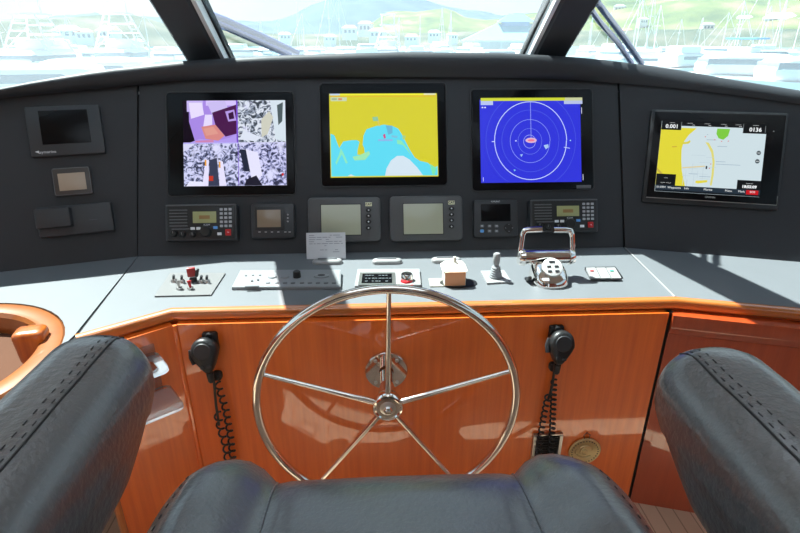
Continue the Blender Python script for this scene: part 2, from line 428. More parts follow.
# left section with round cut-out
RC, RR = Vector((-.945, .955, 0)), .275
arc = []
for i in range(25):
    a = R(8+ (190-8)*i/24); arc.append((RC.x+RR*math.cos(a), RC.y+RR*math.sin(a)))
le = zp(LEF, -1.0)
b = NB(); poly(b, [(SL.x-g, SL.y+.01), (-.669-g, 1.062)] + arc + [(-1.35, .90), (-1.75, .95), le], ZC-.03, ZC)
obj('top_section', b, LEATHER_SIDE, ct, smooth=0)
wr2 = Vector((xr0, FRONT, 0))+wr_dir*1.0
re_ = zp(RIG, 1.0)
b = NB(); poly(b, [(SR.x+g, SR.y+.01), (xr0+g, FRONT), (wr2.x, wr2.y), (re_[0], re_[1])], ZC-.03, ZC)
obj('top_section', b, LEATHER_TOP, ct, smooth=0)
b = NB()
tube(b, [Vector((xr0, FRONT, ZC+.0005)), Vector((SR.x+.0, SR.y-.005, ZC+.0005))], .0022, n=6)
obj('seam_bead', b, SILVB, ct)['label'] = 'pale bead along the seam'
b = NB(); poly(b, [(-.675, 1.05), (-.663, 1.05), (SL.x+.006, 1.53), (SL.x-.006, 1.53)], ZC-.03, ZC-.004); obj('seam_backing', b, DARKC, ct)
# wooden edge following the front
def edge_profile(path, prof, m, nm, par, smooth=35):
    rings = []
    n = len(path)
    for i, p in enumerate(path):
        p = Vector(p)
        d0 = (Vector(path[i])-Vector(path[i-1])).normalized() if i > 0 else None
        d1 = (Vector(path[i+1])-Vector(path[i])).normalized() if i < n-1 else None
        d0 = d0 or d1; d1 = d1 or d0
        n0 = Vector((d0.y, -d0.x, 0)); n1 = Vector((d1.y, -d1.x, 0)); mm_ = (n0+n1).normalized(); k = 1/max(.3, mm_.dot(n0))
        rings.append([(p.x+mm_.x*k*o_, p.y+mm_.y*k*o_, z) for o_, z in prof])
    b = NB(); loft(b, rings); return obj(nm, b, m, par, smooth=smooth)
arcL = [(RC.x+RR*math.cos(R(a)), RC.y+RR*math.sin(R(a)), 0) for a in (-60, -40, -20, 0)]
path = [(-.669, 1.06, 0), (xl0, FRONT, 0), (xr0, FRONT, 0), (wr2.x, wr2.y, 0)]
edge_profile(path, [(-.006, ZC-.028), (-.006, ZC-.001), (0, ZC+.0005), (.010, ZC-.001), (.0145, ZC-.005), (.016, ZC-.011), (.015, ZC-.024), (.010, ZC-.028)], WOOD_E, 'front_edge', ct)['label'] = 'varnished wooden edge'
edge_profile(path, [(-.02, ZC-.062), (-.02, ZC-.0285), (.008, ZC-.0285), (.005, ZC-.036), (-.004, ZC-.052), (-.012, ZC-.062)], WOOD, 'under_edge_moulding', ct)['label'] = 'varnished cove moulding'

cab = thing('helm_cabinet', 'glossy orange cherry-wood helm cabinet under the counter', 'cabinet', Matrix.Identity(4))
def vpanel(a, b_, z0, z1, t, m, nm):
    a, b_ = Vector((*a, 0)), Vector((*b_, 0)); d = (b_-a).normalized(); n = Vector((-d.y, d.x, 0))*t
    b = NB(); box_ = [(a.x, a.y), (b_.x, b_.y), (b_.x+n.x, b_.y+n.y), (a.x+n.x, a.y+n.y)]
    poly(b, box_, z0, z1); return obj(nm, b, m, cab, smooth=0)
FY = 1.15
vpanel((-.484, FY), (.733, FY), 0.0, ZC-.03, .02, WOOD, 'front_panel')
vpanel((-.655, 1.024), (-.491, FY-.002), 0.0, ZC-.03, .02, WOOD, 'angled_panel')
p1 = Vector((.742, FY, 0)); p2 = p1+wr_dir*1.0+Vector((0, -.02, 0))
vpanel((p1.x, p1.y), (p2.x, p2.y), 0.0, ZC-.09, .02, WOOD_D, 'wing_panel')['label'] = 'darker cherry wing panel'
b = NB(); tube(b, [(-.487, FY-.001, 0), (-.487, FY-.001, ZC-.03)], .006, n=8); obj('corner_post', b, WOOD, cab)
b = NB(); poly(b, [(.728, FY+.004), (.746, FY+.004), (.746, FY+.02), (.728, FY+.02)], 0, ZC-.03); obj('panel_gap', b, DARKC, cab)
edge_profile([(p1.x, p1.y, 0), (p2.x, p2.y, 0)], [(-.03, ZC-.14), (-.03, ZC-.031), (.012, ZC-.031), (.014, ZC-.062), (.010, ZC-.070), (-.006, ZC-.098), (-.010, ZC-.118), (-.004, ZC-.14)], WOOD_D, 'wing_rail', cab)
b = NB(); tube(b, [(-.657, 1.022, 0), (-.657, 1.022, ZC-.04)], .009, n=8); obj('end_post', b, WOOD_E, cab)['label'] = 'lighter wooden end post'

# round recess on the far side
rs = thing('round_wooden_tray', 'round wooden-rimmed tray sunk into the counter beside the armrest', 'tray', T(RC.x, RC.y, ZC))
b = NB(); lathe(b, [(.222, -.06), (.222, -.012), (.228, -.002), (.235, .001), (.262, .001), (.270, -.001), (.2745, -.006), (.2745, -.06)], n=72, capped=False)
b.faces.new  # closed ring
obj('rim', b, WOOD_R, rs, smooth=25)
b = NB(); cyl(b, 0, 0, -.085, -.055, .2735, n=72); obj('tray_base', b, mat('pinkish tan liner', (.11, .052, .032), rough=.9, spec=.1), rs)
bw = onz(38, 365, ZC-.055)
wbk = thing('wooden_block', 'glossy orange wooden block with rounded top standing in the round tray', 'block', T(bw.x-.01, bw.y+.02, ZC-.0548) @ RZ(R(12)))
b = softbox(.030, .026, .040, .014, 8, lambda p: Vector((p.x*(1+.10*(p.z/.04)), p.y, p.z+.040))); obj('body', b, WOOD_B, wbk)

# ------------------------------------------------------------------ devices on the dash
def dev(M, u, v, name, label, cat, group=None): return thing(name, label, cat, M @ T(u, v, 0), group)
def screen(parent, W, Hh, z, shapes, bounds, base, nm='screen', ox=0, oy=0, k=1.0):
    """lit screen, content in the bounds frame (x0,y0,x1,y1 y down)"""
    x0, y0, x1, y1 = bounds; mats = [em(base, k)]; idx = {base: 0}
    b = NB(); box(b, ox-W/2, ox+W/2, oy-Hh/2, oy+Hh/2, z, z+.0006)
    zz = z+.0006
    for pts, c in shapes:
        if isinstance(c, bpy.types.Material): key = c.name; mm_ = c
        else: key = c; mm_ = None
        if key not in idx: idx[key] = len(mats); mats.append(mm_ or em(c, k))
        zz += .00006
        q = [(ox+((x-x0)/(x1-x0)-.5)*W, oy-((y-y0)/(y1-y0)-.5)*Hh) for x, y in pts]
        q = [(max(ox-W/2, min(ox+W/2, x)), max(oy-Hh/2, min(oy+Hh/2, y))) for x, y in q]
        try: f = b.faces.new([b.verts.new((x, y, zz)) for x, y in q]); f.material_index = idx[key]
        except Exception: pass
    me = bpy.data.meshes.new(nm)
    for f in b.faces:
        f.normal_update()
        if f.normal.z < 0 and f.material_index: f.normal_flip()
    b.to_mesh(me); b.free()
    for mm_ in mats: me.materials.append(mm_)
    o = bpy.data.objects.new(nm, me); COL.objects.link(o); o.parent = parent; return o
def ring_shape(cx, cy, rx, ry, w, c, n=48, a0=0, a1=360):
    out = []
    for i in range(n):
        a, b_ = R(a0+(a1-a0)*i/n), R(a0+(a1-a0)*(i+1)/n)
        out.append(([(cx+rx*math.cos(a), cy+ry*math.sin(a)), (cx+rx*math.cos(b_), cy+ry*math.sin(b_)), (cx+(rx-w)*math.cos(b_), cy+(ry-w)*math.sin(b_)), (cx+(rx-w)*math.cos(a), cy+(ry-w)*math.sin(a))], c))
    return out
def ell(cx, cy, rx, ry, n=16): return [(cx+rx*math.cos(2*math.pi*i/n), cy+ry*math.sin(2*math.pi*i/n)) for i in range(n)]
def R4(x0, y0, x1, y1): return [(x0, y0), (x1, y0), (x1, y1), (x0, y1)]
def engine_mat(seed, a, b_, c):
    m = bpy.data.materials.new('engine room picture'); m.use_nodes = True; nt = m.node_tree; bs = nt.nodes['Principled BSDF']
    bs.inputs['Base Color'].default_value = (0, 0, 0, 1); bs.inputs['Roughness'].default_value = .3; bs.inputs['Specular IOR Level'].default_value = .15
    tc = nt.nodes.new('ShaderNodeTexCoord'); mp = nt.nodes.new('ShaderNodeMapping'); mp.inputs['Location'].default_value = (seed, seed*2, 0)
    n1 = nt.nodes.new('ShaderNodeTexNoise'); n1.inputs['Scale'].default_value = 52; n1.inputs['Detail'].default_value = 3; n1.inputs['Distortion'].default_value = 2.2
    n2 = nt.nodes.new('ShaderNodeTexNoise'); n2.inputs['Scale'].default_value = 24; n2.inputs['Detail'].default_value = 2
    nt.links.new(tc.outputs['Object'], mp.inputs[0]); nt.links.new(mp.outputs[0], n1.inputs['Vector']); nt.links.new(mp.outputs[0], n2.inputs['Vector'])
    r1 = nt.nodes.new('ShaderNodeValToRGB'); e = r1.color_ramp.elements
    e[0].position = .40; e[0].color = (*lin(a), 1); e[1].position = .56; e[1].color = (*lin(c), 1)
    x = e.new(.47); x.color = (*lin(b_), 1)
    r2 = nt.nodes.new('ShaderNodeValToRGB'); e2 = r2.color_ramp.elements; e2[0].position = .60; e2[0].color = (1, 1, 1, 1); e2[1].position = .72; e2[1].color = (0, 0, 0, 1)
    mx = nt.nodes.new('ShaderNodeMix'); mx.data_type = 'RGBA'; mx.inputs[6].default_value = (*lin('dfe0ff'), 1)
    nt.links.new(n1.outputs['Fac'], r1.inputs[0]); nt.links.new(n2.outputs['Fac'], r2.inputs[0])
    nt.links.new(r2.outputs[0], mx.inputs[0]); nt.links.new(r1.outputs[0], mx.inputs[7])
    nt.links.new(mx.outputs[2], bs.inputs['Emission Color']); bs.inputs['Emission Strength'].default_value = 1.0
    return m
E1 = engine_mat(1.3, '3c434c', '8f9ab0', 'dfe6f2'); E2 = engine_mat(4.1, '34374e', '858cb6', 'd6d8fa'); E3 = engine_mat(7.7, '33344e', '8a8fc0', 'd8d8fc')

def monitor(label, bz, im, shapes, base, k=1.0, plate=False):
    u, v, w, h = rect(CEN, *bz)
    t = dev(CEN, u, v, 'monitor', label, 'monitor', None)
    b = NB(); slab(b, w, h, -.002, .004, r=.010, ch=.002); obj('bezel', b, BLACKG, t)
    b = NB()  # thin moulded lip round the bezel
    pts = [(x, y, .002) for x, y in rrect(w+.004, h+.004, .012, 6)]
    tube(b, pts, .0022, n=6, closed=True); obj('surround', b, DARKP, t)
    iu, iv, iw, ih = rect(CEN, *im)
    screen(t, iw, ih, .0042, shapes, im, base, ox=iu-u, oy=iv-v, k=k)
    return t, u, v
# camera monitor
im = (184, 101, 286.2, 186)
sh = [(R4(184, 101, 237.5, 143), 'a98ae6'), ([(184, 101), (190, 101), (190, 122), (196, 143), (184, 143)], '150c1c'), (R4(188, 101, 204, 112), 'c9b8f6'), ([(190, 103), (203, 103), (205, 115), (192, 119)], 'e9deff'), 
      (R4(207, 101, 237.5, 106), 'd8c6ff'), ([(208, 103), (226, 101), (230, 112), (214, 117)], 'cdbff4'), ([(213, 113), (237.5, 105), (237.5, 134), (226, 137), (216, 125)], '4a1a4e'), ([(226, 112), (235, 110), (237, 121), (229, 122)], 'b79be8'), 
      ([(229, 114), (234, 112), (235, 119), (230, 120)], '3a1440'), ([(206, 115), (213, 115), (213, 125), (204, 127)], 'e6dbff'), ([(202, 127), (216, 125), (225, 136), (219, 141), (206, 139)], 'd98a86'), ([(204, 129), (214, 127), (219, 134), (207, 136)], 'e09c90'),
      ([(190, 143), (200, 139), (218, 141), (230, 138), (237.5, 134), (237.5, 143)], 'b39cf0'), ([(196, 141), (214, 140), (214, 143), (196, 143)], 'cf86b4'),
      (R4(237, 101, 238.6, 186), '7a4fd0'), (R4(184, 142.6, 238, 143.9), 'b9aef8'),
      (R4(238.6, 101, 286.2, 142.8), E1), (R4(184, 143.8, 238, 186), E2), (R4(238.6, 143.4, 286.2, 186), E3),
      ([(271, 101), (286.2, 101), (286.2, 142.6), (276, 140)], 'd7e4ee'), ([(278, 106), (284, 103), (283, 122), (279, 126)], '4b5a5e'), ([(262, 120), (270, 112), (274, 118), (268, 135), (262, 138)], 'cfcfc0'), ([(240, 140), (244, 131), (262, 138), (256, 142)], 'dfe6f6'),
      ([(208, 186), (210, 160), (217, 158), (219, 186)], '3a3f58'), (R4(208.5, 176, 213, 181), 'c0392b'), ([(202, 186), (206, 160), (209, 160), (208, 186)], 'e8e4ff'), ([(219, 160), (223, 162), (226, 186), (219, 186)], 'e8e4ff'), (R4(205, 160, 206.6, 166), 'e8a13c'), (R4(219, 162, 220.5, 168), 'e8a13c'),
      ([(240, 150), (246, 150), (250, 172), (244, 172)], '252a3e'), ([(246, 150), (258, 153), (262, 176), (252, 184)], 'e7e6ff'), ([(246, 180), (256, 176), (262, 186), (244, 186)], '201f30'), (R4(281.5, 174, 283.5, 176.5), 'd02828'),
      ([(184, 144), (196, 144), (184, 152)], 'd9daf8'), ([(190, 181), (204, 182), (204, 186), (186, 186)], 'e9e9ff')]
t1, *_ = monitor('flush black monitor showing four camera pictures of machinery and decks', (168, 93, 294.5, 195), im, sh, 'd0d0f0', k=1.0)
# chart monitor
im = (330, 94, 437.5, 177.3)
X = lambda x: 320+x/4.846
Y = lambda y: 80+y/4.846
def Q(*p): return [(X(a), Y(b_)) for a, b_ in p]
sh = [(Q((52, 260), (70, 268), (92, 330), (112, 298), (150, 292), (178, 292), (190, 300), (180, 340), (178, 362), (215, 366), (212, 330), (205, 315), (210, 270), (225, 240), (270, 225), (310, 218), (350, 225), (378, 238), (392, 260), (412, 300), (432, 340), (455, 378), (480, 395), (520, 405), (545, 432), (566, 420), (566, 466), (52, 466)), '5fdcf4'),
      (Q((310, 466), (318, 430), (340, 392), (370, 370), (400, 370), (430, 388), (465, 425), (495, 466)), 'd5e6f2'), (Q((130, 466), (145, 456), (165, 466)), 'cfe6ee'),
      (Q((100, 330), (115, 360), (132, 402), (122, 404), (104, 360), (92, 380), (78, 410), (72, 400), (90, 362)), '8ce8c4'), (Q((155, 372), (185, 366), (235, 345), (240, 360), (215, 388), (165, 390)), '9ee8b4'), (Q((370, 292), (392, 296), (420, 330), (440, 370), (425, 350), (400, 318), (372, 312)), '8ce8b8'), (Q((528, 410), (560, 430), (552, 462), (540, 462)), '7fe8b0'),
      (Q((52, 68), (565, 68), (565, 76), (52, 76)), 'f2f23c'), (Q((52, 68), (100, 68), (100, 76), (52, 76)), 'c6d4f2'), (Q((505, 68), (562, 68), (562, 76), (505, 76)), 'dfe4c8'), (Q((52, 80), (565, 80), (565, 84), (52, 84)), 'e8b830'),
      (Q((55, 84), (133, 86), (132, 104), (55, 104)), 'c9d7b0'), (Q((60, 90), (85, 90), (85, 98), (60, 98)), '9fb08c'), (Q((92, 90), (110, 90), (110, 99), (92, 99)), 'd88a5c'),
      (Q((254, 182), (280, 180), (284, 200), (258, 202)), '8ec6a0'), (Q((276, 200), (284, 200), (292, 225), (284, 225)), 'd8c860'), (Q((318, 222), (350, 224), (350, 260), (330, 268)), '66b6d8'), (Q((280, 290), (350, 290), (350, 298), (280, 298)), '8fb4e8'), (Q((304, 268), (314, 262), (318, 284), (308, 286)), 'd24a86'), (Q((345, 270), (375, 274), (372, 284), (345, 280)), '7cc4e0'), (Q((398, 270), (414, 275), (408, 292), (398, 290)), 'a8d08c')]
monitor('flush black monitor showing a yellow and cyan sea chart', (321, 84, 446, 185.6), im, sh, 'd6cf2c')
# radar monitor
im = (480, 100, 580.3, 182.6)
cxr, cyr = 528.8, 142
sh = []
for rr, c, w_ in ((6.2, 'a0acf4', .5), (12, '6f80ee', .4), (20, '8c9cf4', .5), (28.5, '5566e8', .4), (36, 'c4d2ff', .8), (44.5, '5262e6', .4)): sh += ring_shape(cxr, cyr, rr, rr*1.08, w_, c)
sh += [(R4(528.6, 104, 529.1, 142), '9aa8f4'), (ell(cxr, cyr, 5.6, 2.6), 'e2b8d6'), (ell(cxr, cyr, 3.5, 1.2), 'f07a98'), (R4(480, 100, 580.3, 103), 'cfd83a'), (R4(563, 100, 580.3, 103), 'c9cfa0'), (R4(480, 103, 492, 107), 'b9c8f2'), (R4(562, 103, 580.3, 106.4), 'b9c4e8'), (R4(480.8, 108.8, 482.4, 110), 'e8ecff'), (R4(483.4, 108.8, 485, 110), 'e8ecff'),
       ([(541, 147), (545.6, 146), (546, 149), (543, 151)], 'a8c8f0'), ([(517.5, 156), (520.5, 155.4), (519, 158.4)], '9ac0f0'), ([(511, 170.5), (513, 171), (512, 172.6)], '8fe0f0'), (R4(490, 142.6, 492.6, 143.4), 'd0dcff'), (R4(513, 141.8, 514.4, 143), 'd0dcff'), (R4(567, 142, 568.2, 143), 'b0f0f0'), ([(561, 148.8), (567, 150), (567, 150.5), (561, 149.4)], 'd0dcff'),
       (R4(480.8, 178, 481.3, 182), 'e8ecff'), (R4(579, 110, 579.5, 116), 'e8ecff'), (R4(579.2, 176, 579.7, 182), 'e8ecff')]
t3, u3, v3 = monitor('flush black monitor showing a blue radar screen with rings', (471.6, 90, 592, 190), im, sh, '3338dc')
lu, lv, lw, lh = rect(CEN, 576, 185.3, 590.5, 188.8); b = NB(); slab(b, lw, lh, .0035, .0046, r=.001, ch=.0003, cx=lu-u3, cy=lv-v3); obj('model_plate', b, MIDP, t3)

# radios
def radio(bx, label, scale=1.0, lcd=True):
    x0, y0, x1, y1 = bx; D = .032
    u, v, w, h = rect(CEN, x0, y0, x1, y1, off=D)
    t = dev(CEN, u, v, 'vhf_radio', label, 'radio', 'marine radios on the dashboard')
    fx = lambda a: (a-.5)*w
    fy = lambda a: (.5-a)*h
    b = NB(); slab(b, w, h, 0, D, r=.008, ch=.005); obj('body', b, DARKP, t)
    b = NB(); slab(b, w*.94, h*.90, D-.001, D+.0012, r=.005, ch=.001); obj('face_plate', b, BLACK, t)
    b = NB(); slab(b, w*.97, h*.035, D-.004, D+.003, r=.001, ch=.001, cy=h*.47); obj('top_lip', b, MIDP, t)
    b = NB()
    for i in range(7): slab(b, w*.25, h*.03, D+.001, D+.0035, r=.0005, ch=.0005, cx=fx(.19 if i < 6 else .22), cy=fy(.16+i*.085))
    obj('speaker_grille', b, MIDP, t)
    b = NB(); slab(b, w*.325, h*.31, D+.001, D+.003, r=.001, ch=.0005, cx=fx(.552), cy=fy(.36)); obj('lcd_screen', b, LCD, t)
    b = NB(); slab(b, w*.15, h*.10, D+.003, D+.0032, r=.001, ch=.0001, cx=fx(.552), cy=fy(.36)); obj('lcd_reading', b, mat('brown lcd digits', (.28, .16, .05), rough=.4), t)
    for r_ in range(5):
        for c_ in range(3):
            b = NB(); slab(b, w*.042, h*.066, D, D+.003, r=.0012, ch=.0008, cx=fx(.785+c_*.062), cy=fy(.155+r_*.112)); obj('key', b, mat('pale key', (.42, .43, .45), rough=.4), t)
    for kx, ky, kr in ((.125, .79, .0105), (.245, .825, .0090), (.39, .825, .0090)):
        b = NB(); cyl(b, fx(kx), fy(ky), D, D+.012, kr, kr*.85, ch=.0015); k_ = obj('knob', b, BLACK, t)
        b = NB(); box(b, fx(kx)-.0006, fx(kx)+.0006, fy(ky), fy(ky)+kr*.7, D+.012, D+.0125); obj('pointer', b, SILVB, k_)
    b = NB(); cyl(b, fx(.57), fy(.75), D, D+.016, .0165, .0150, n=32, ch=.002); obj('channel_knob', b, BLACK, t)['label'] = 'large black channel knob'
    b = NB(); slab(b, w*.078, h*.17, D, D+.005, r=.0015, ch=.001, cx=fx(.878), cy=fy(.78)); rb_ = obj('red_button', b, REDP, t); rb_['label'] = 'red button'
    text(rb_, '16', .0065, fx(.878), fy(.78), D+.0051, WHITEB)
    for bx_, by_, m_ in ((.385, .66, WHITEB), (.465, .66, WHITEB), (.755, .815, WHITEB), (.70, .645, BLUEB)):
        b = NB(); slab(b, w*.06, h*.075, D, D+.003, r=.001, ch=.0006, cx=fx(bx_), cy=fy(by_)); obj('button', b, m_, t)
    text(t, 'ICOM', .0075, fx(.58), fy(.565), D+.0013, WHITEB)
    return t
radio((165, 204, 237, 241), 'black marine radio with keypad below the camera-picture monitor')
radio((530, 199, 598.4, 232.6), 'black marine radio with keypad below the radar monitor')
# small instrument
def small_display():
    D = .018; u, v, w, h = rect(CEN, 251, 203, 294.5, 238.4, off=D)
    t = dev(CEN, u, v, 'instrument_display', 'small square black instrument with brown screen between radio and grey display', 'instrument')
    L = lambda px, py: (loc(CEN, px, py, D)[0]-u, loc(CEN, px, py, D)[1]-v)
    b = NB(); slab(b, w, h, 0, D, r=.009, ch=.005); obj('housing', b, DARKP, t)
    b = NB(); slab(b, w*.68, h*.66, D-.001, D+.001, r=.003, ch=.0005, cx=-w*.07, cy=h*.06); obj('face_plate', b, BLACK, t)
    a = L(257, 210); c = L(281, 227); b = NB(); slab(b, c[0]-a[0], a[1]-c[1], D+.0005, D+.0016, r=.001, ch=.0003, cx=(a[0]+c[0])/2, cy=(a[1]+c[1])/2); obj('screen', b, LCDB, t)
    for px in (259.5, 265.8, 272, 278.4, 285.4, 289.6):
        x, y = L(px, 232); b = NB(); slab(b, .007, .003, D-.001, D+.0015, r=.001, ch=.0005, cx=x, cy=y); obj('button', b, SILVB, t)
    for py in (214.6, 218, 221.4):
        x, y = L(287.8, py); b = NB(); cyl(b, x, y, D-.001, D+.0015, .0026, n=12); obj('button', b, SILVB, t)
small_display()
def furuno():
    D = .020; u, v, w, h = rect(CEN, 473.8, 199.6, 517.8, 237, off=D)
    t = dev(CEN, u, v, 'autopilot_display', 'square charcoal instrument with dark screen and round pad below the radar monitor', 'instrument')
    L = lambda px, py: (loc(CEN, px, py, D)[0]-u, loc(CEN, px, py, D)[1]-v)
    b = NB(); slab(b, w, h, 0, D, r=.009, ch=.004); obj('housing', b, DARKP, t)
    a = L(480.8, 204.3); c = L(510.7, 221); b = NB(); slab(b, c[0]-a[0], a[1]-c[1], D-.001, D+.001, r=.002, ch=.0003, cx=(a[0]+c[0])/2, cy=(a[1]+c[1])/2); obj('screen', b, BLACKG, t)
    for i, (px, py) in enumerate(((482, 226), (489.5, 226), (496.5, 226), (482, 231), (489.5, 231), (496.5, 231))):
        x, y = L(px, py); b = NB(); slab(b, .012, .0095, D-.001, D+.002, r=.003, ch=.001, cx=x, cy=y); k_ = obj('button', b, BLUEB if i == 3 else MIDP, t)
        if i != 3: b = NB(); slab(b, .007, .002, D+.002, D+.0023, r=.0008, ch=.0001, cx=x, cy=y); obj('button_mark', b, WHITEB, k_)
        else: k_['label'] = 'blue button'
    x, y = L(508.8, 228); b = NB(); cyl(b, x, y, D-.001, D+.002, .0155, .014, ch=.001); pd = obj('round_pad', b, BLACK, t)
    b = NB()
    for a_ in range(4): cyl(b, x+.0105*math.cos(a_*math.pi/2), y+.0105*math.sin(a_*math.pi/2), D+.002, D+.0023, .0013, n=3)
    obj('arrow_marks', b, WHITEB, pd)
    x, y = L(495.5, 201.6); text(t, 'FURUNO', .0068, x, y, D+.0002, WHITEB)
furuno()
def cat_display(bx, scr, bxx, bys, label):
    D = .020; u, v, w, h = rect(CEN, *bx, off=D)
    t = dev(CEN, u, v, 'engine_display', label, 'engine display', 'grey engine displays')
    L = lambda px, py: (loc(CEN, px, py, D)[0]-u, loc(CEN, px, py, D)[1]-v)
    b = NB(); slab(b, w, h, 0, D, r=.014, ch=.005, n=8); obj('housing', b, GREYP, t)
    a = L(scr[0]-.8, scr[1]-.8); c = L(scr[2]+.8, scr[3]+.8); b = NB(); slab(b, c[0]-a[0], a[1]-c[1], D-.001, D+.0006, r=.001, ch=.0002, cx=(a[0]+c[0])/2, cy=(a[1]+c[1])/2); obj('screen_gasket', b, BLACK, t)
    a = L(scr[0], scr[1]); c = L(scr[2], scr[3]); b = NB(); slab(b, c[0]-a[0], a[1]-c[1], D, D+.001, r=.001, ch=.0002, cx=(a[0]+c[0])/2, cy=(a[1]+c[1])/2); obj('screen', b, LCDG, t)
    x, y = L(bxx, bys[0]); b = NB(); slab(b, .020, .0115, D-.001, D+.001, r=.001, ch=.0003, cx=x, cy=y); lp = obj('logo_plate', b, mat('logo white', (.75, .74, .5), rough=.5), t)
    text(lp, 'CAT', .0095, x, y, D+.0012, BLACK, bold=.0003)
    for py in bys[1:]:
        x, y = L(bxx, py); b = NB(); loft(b, [[(x+a_, y+b_, z_) for a_, b_ in ell(0, 0, .0085-q, .0065-q, 20)] for z_, q in ((D-.001, 0), (D+.0022, 0), (D+.003, .001))]); k_ = obj('button', b, BLACK, t)
        b = NB(); cyl(b, x, y, D+.003, D+.0033, .0022, n=8); obj('button_mark', b, WHITEB, k_)
cat_display((307.8, 197, 380.7, 241.8), (321, 205, 361, 234.6), 368.6, (204.3, 210.2, 215.9, 221.8, 228), 'grey engine display with blank screen, a paper card leaning on it')
cat_display((389.8, 195.7, 462.7, 240.8), (403.3, 204, 443.2, 233.7), 451.4, (202.6, 208.5, 214.5, 220.4, 226.6), 'grey engine display with blank screen and nothing in front of it')

# left panel devices (local rectangles on the panel)
def dmL():
    t = dev(LEF, -.138, .383, 'display_unit', 'switched-off black display near the window end of the side panel', 'display')
    b = NB(); slab(b, .190, .142, 0, .014, r=.005, ch=.003); obj('bezel', b, DARKP, t)
    b = NB(); slab(b, .124, .096, .0135, .0148, r=.001, ch=.0003, cx=0, cy=.010); obj('screen', b, BLACKG, t)
    text(t, 'aymarine', .0115, -.052, -.059, .0142, WHITEB, align='CENTER')
    b = NB(); poly(b, [(-.084, -.057), (-.074, -.054), (-.073, -.063), (-.077, -.060)], .0141, .0145); obj('logo_mark', b, WHITEB, t)
dmL()
t = dev(LEF, -.141, .237, 'gauge_display', 'small square gauge with a blank tan screen above a grey hatch cover', 'gauge')
b = NB(); slab(b, .098, .080, 0, .010, r=.004, ch=.002); obj('bezel', b, mat('bronze bezel', (.05, .042, .038), rough=.4), t)
b = NB(); tube(b, [(x, y, .009) for x, y in rrect(.094, .076, .004, 4)], .0014, n=6, closed=True); obj('bezel_lip', b, MIDP, t)
b = NB(); slab(b, .070, .050, .0095, .0106, r=.001, ch=.0003, cy=-.001); obj('screen', b, LCDT, t)
t = dev(LEF, -.145, .125, 'access_cover', 'low charcoal plate with a raised box on its edge, on the side panel', 'cover')
b = NB(); slab(b, .192, .085, 0, .020, r=.004, ch=.003); obj('base_plate', b, DARKP, t)
b = NB(); slab(b, .088, .055, .018, .046, r=.004, ch=.004, cx=-.050, cy=.008); obj('raised_box', b, DARKP, t)
text(t, '------', .012, .045, -.004, .0202, MIDP)

# chart plotter on the other side panel
a_, b_, c_, d_ = loc(RIG, 650.8, 109), loc(RIG, 783, 115.3), loc(RIG, 780, 211), loc(RIG, 640.6, 202)
PU, PV = .2205, .2870
pl = dev(RIG, PU, PV, 'chart_plotter', 'wide black chart plotter showing a harbour map on the side panel', 'chart plotter')
b = NB(); slab(b, .374, .286, 0, .012, r=.006, ch=.004); obj('housing', b, BLACK, pl)
b = NB(); slab(b, .356, .262, .0115, .0128, r=.003, ch=.0003, cx=.002, cy=.005); obj('glass_front', b, BLACKG, pl)
b = NB(); tube(b, [(-.176, -.127, .0125), (.181, -.127, .0125), (.181, -.10, .0125)], .0012, n=6); obj('bottom_trim', b, STEEL, pl)
b = NB(); cyl(b, .152, .088, .0128, .0132, .0016, n=10); obj('light_sensor', b, SILVB, pl)
sx = lambda x: x
im = (0, 0, 480, 330)
PW, PH = .287, .215
GX, GY = -.0105, .001
# content in units of crop pixels after rectifying: 0..480 x 0..330
sh = [([(0, 30), (120, 30), (165, 30), (132, 62), (112, 96), (106, 130), (110, 180), (118, 230), (130, 270), (140, 300), (0, 300)], 'e2d83c'),
      ([(106, 96), (128, 94), (140, 86), (144, 92), (136, 102), (108, 106)], 'd8cf4e'), ([(0, 220), (12, 230), (45, 262), (40, 268), (0, 232)], 'c9b04a'), ([(60, 118), (82, 116), (82, 120), (60, 122)], 'c8a040'),
      ([(260, 28), (318, 28), (312, 60), (292, 78), (270, 72), (258, 52)], '7ecb44'), 
      ([(212, 92), (228, 94), (252, 130), (264, 180), (266, 240), (262, 290), (254, 290), (256, 240), (255, 184), (244, 140), (226, 110)], 'e0d878'), ([(118, 212), (222, 200), (222, 206), (118, 218)], 'dfcfa0'), ([(186, 272), (240, 266), (240, 276), (200, 284), (186, 282)], 'e4d84a')]
rnd = random.Random(3)
for i in range(16):
    x = 118+rnd.random()*120; y = 150+rnd.random()*120; sh.append((R4(x, y, x+1.6, y+30+rnd.random()*40) if i % 2 else R4(x, y, x+30+rnd.random()*40, y+1.4), 'bccdd6'))
for x, y, l in ((216, 80, 44), (268, 108, 44), (268, 178, 44), (270, 190, 110), (150, 240, 40), (200, 250, 50), (214, 56, 6)): sh.append((R4(x, y, x+l, y+2.4), '9fb4c4'))
for x, y in ((206, 66), (244, 190), (250, 78), (282, 84), (312, 82), (240, 210)): sh.append((R4(x, y, x+5, y+4), 'd86868'))
sh += [(R4(225, 202, 232, 216), '30363c'), (ell(455, 132, 10, 10), '4a565c'), (ell(453, 170, 10, 10), '4a565c'), (R4(449, 131, 461, 133.4), 'e8eef0'), (R4(447, 169, 459, 171.4), 'e8eef0'),
       (R4(0, 0, 480, 22), '14171a'), (R4(0, 0, 92, 42), '14171a'), (R4(374, 0, 480, 46), '14171a'), (R4(0, 248, 92, 304), '14171a'), (R4(374, 258, 480, 304), '14171a'), (R4(0, 300, 480, 330), '26333f'), (R4(0, 322, 480, 330), '131a22'), (R4(418, 302, 472, 322), 'c81822'),
       (R4(92, 4, 93.4, 42), '9aa2a6'), (R4(374, 4, 375.4, 44), '9aa2a6'), (R4(472, 10, 473.4, 40), '9aa2a6')]
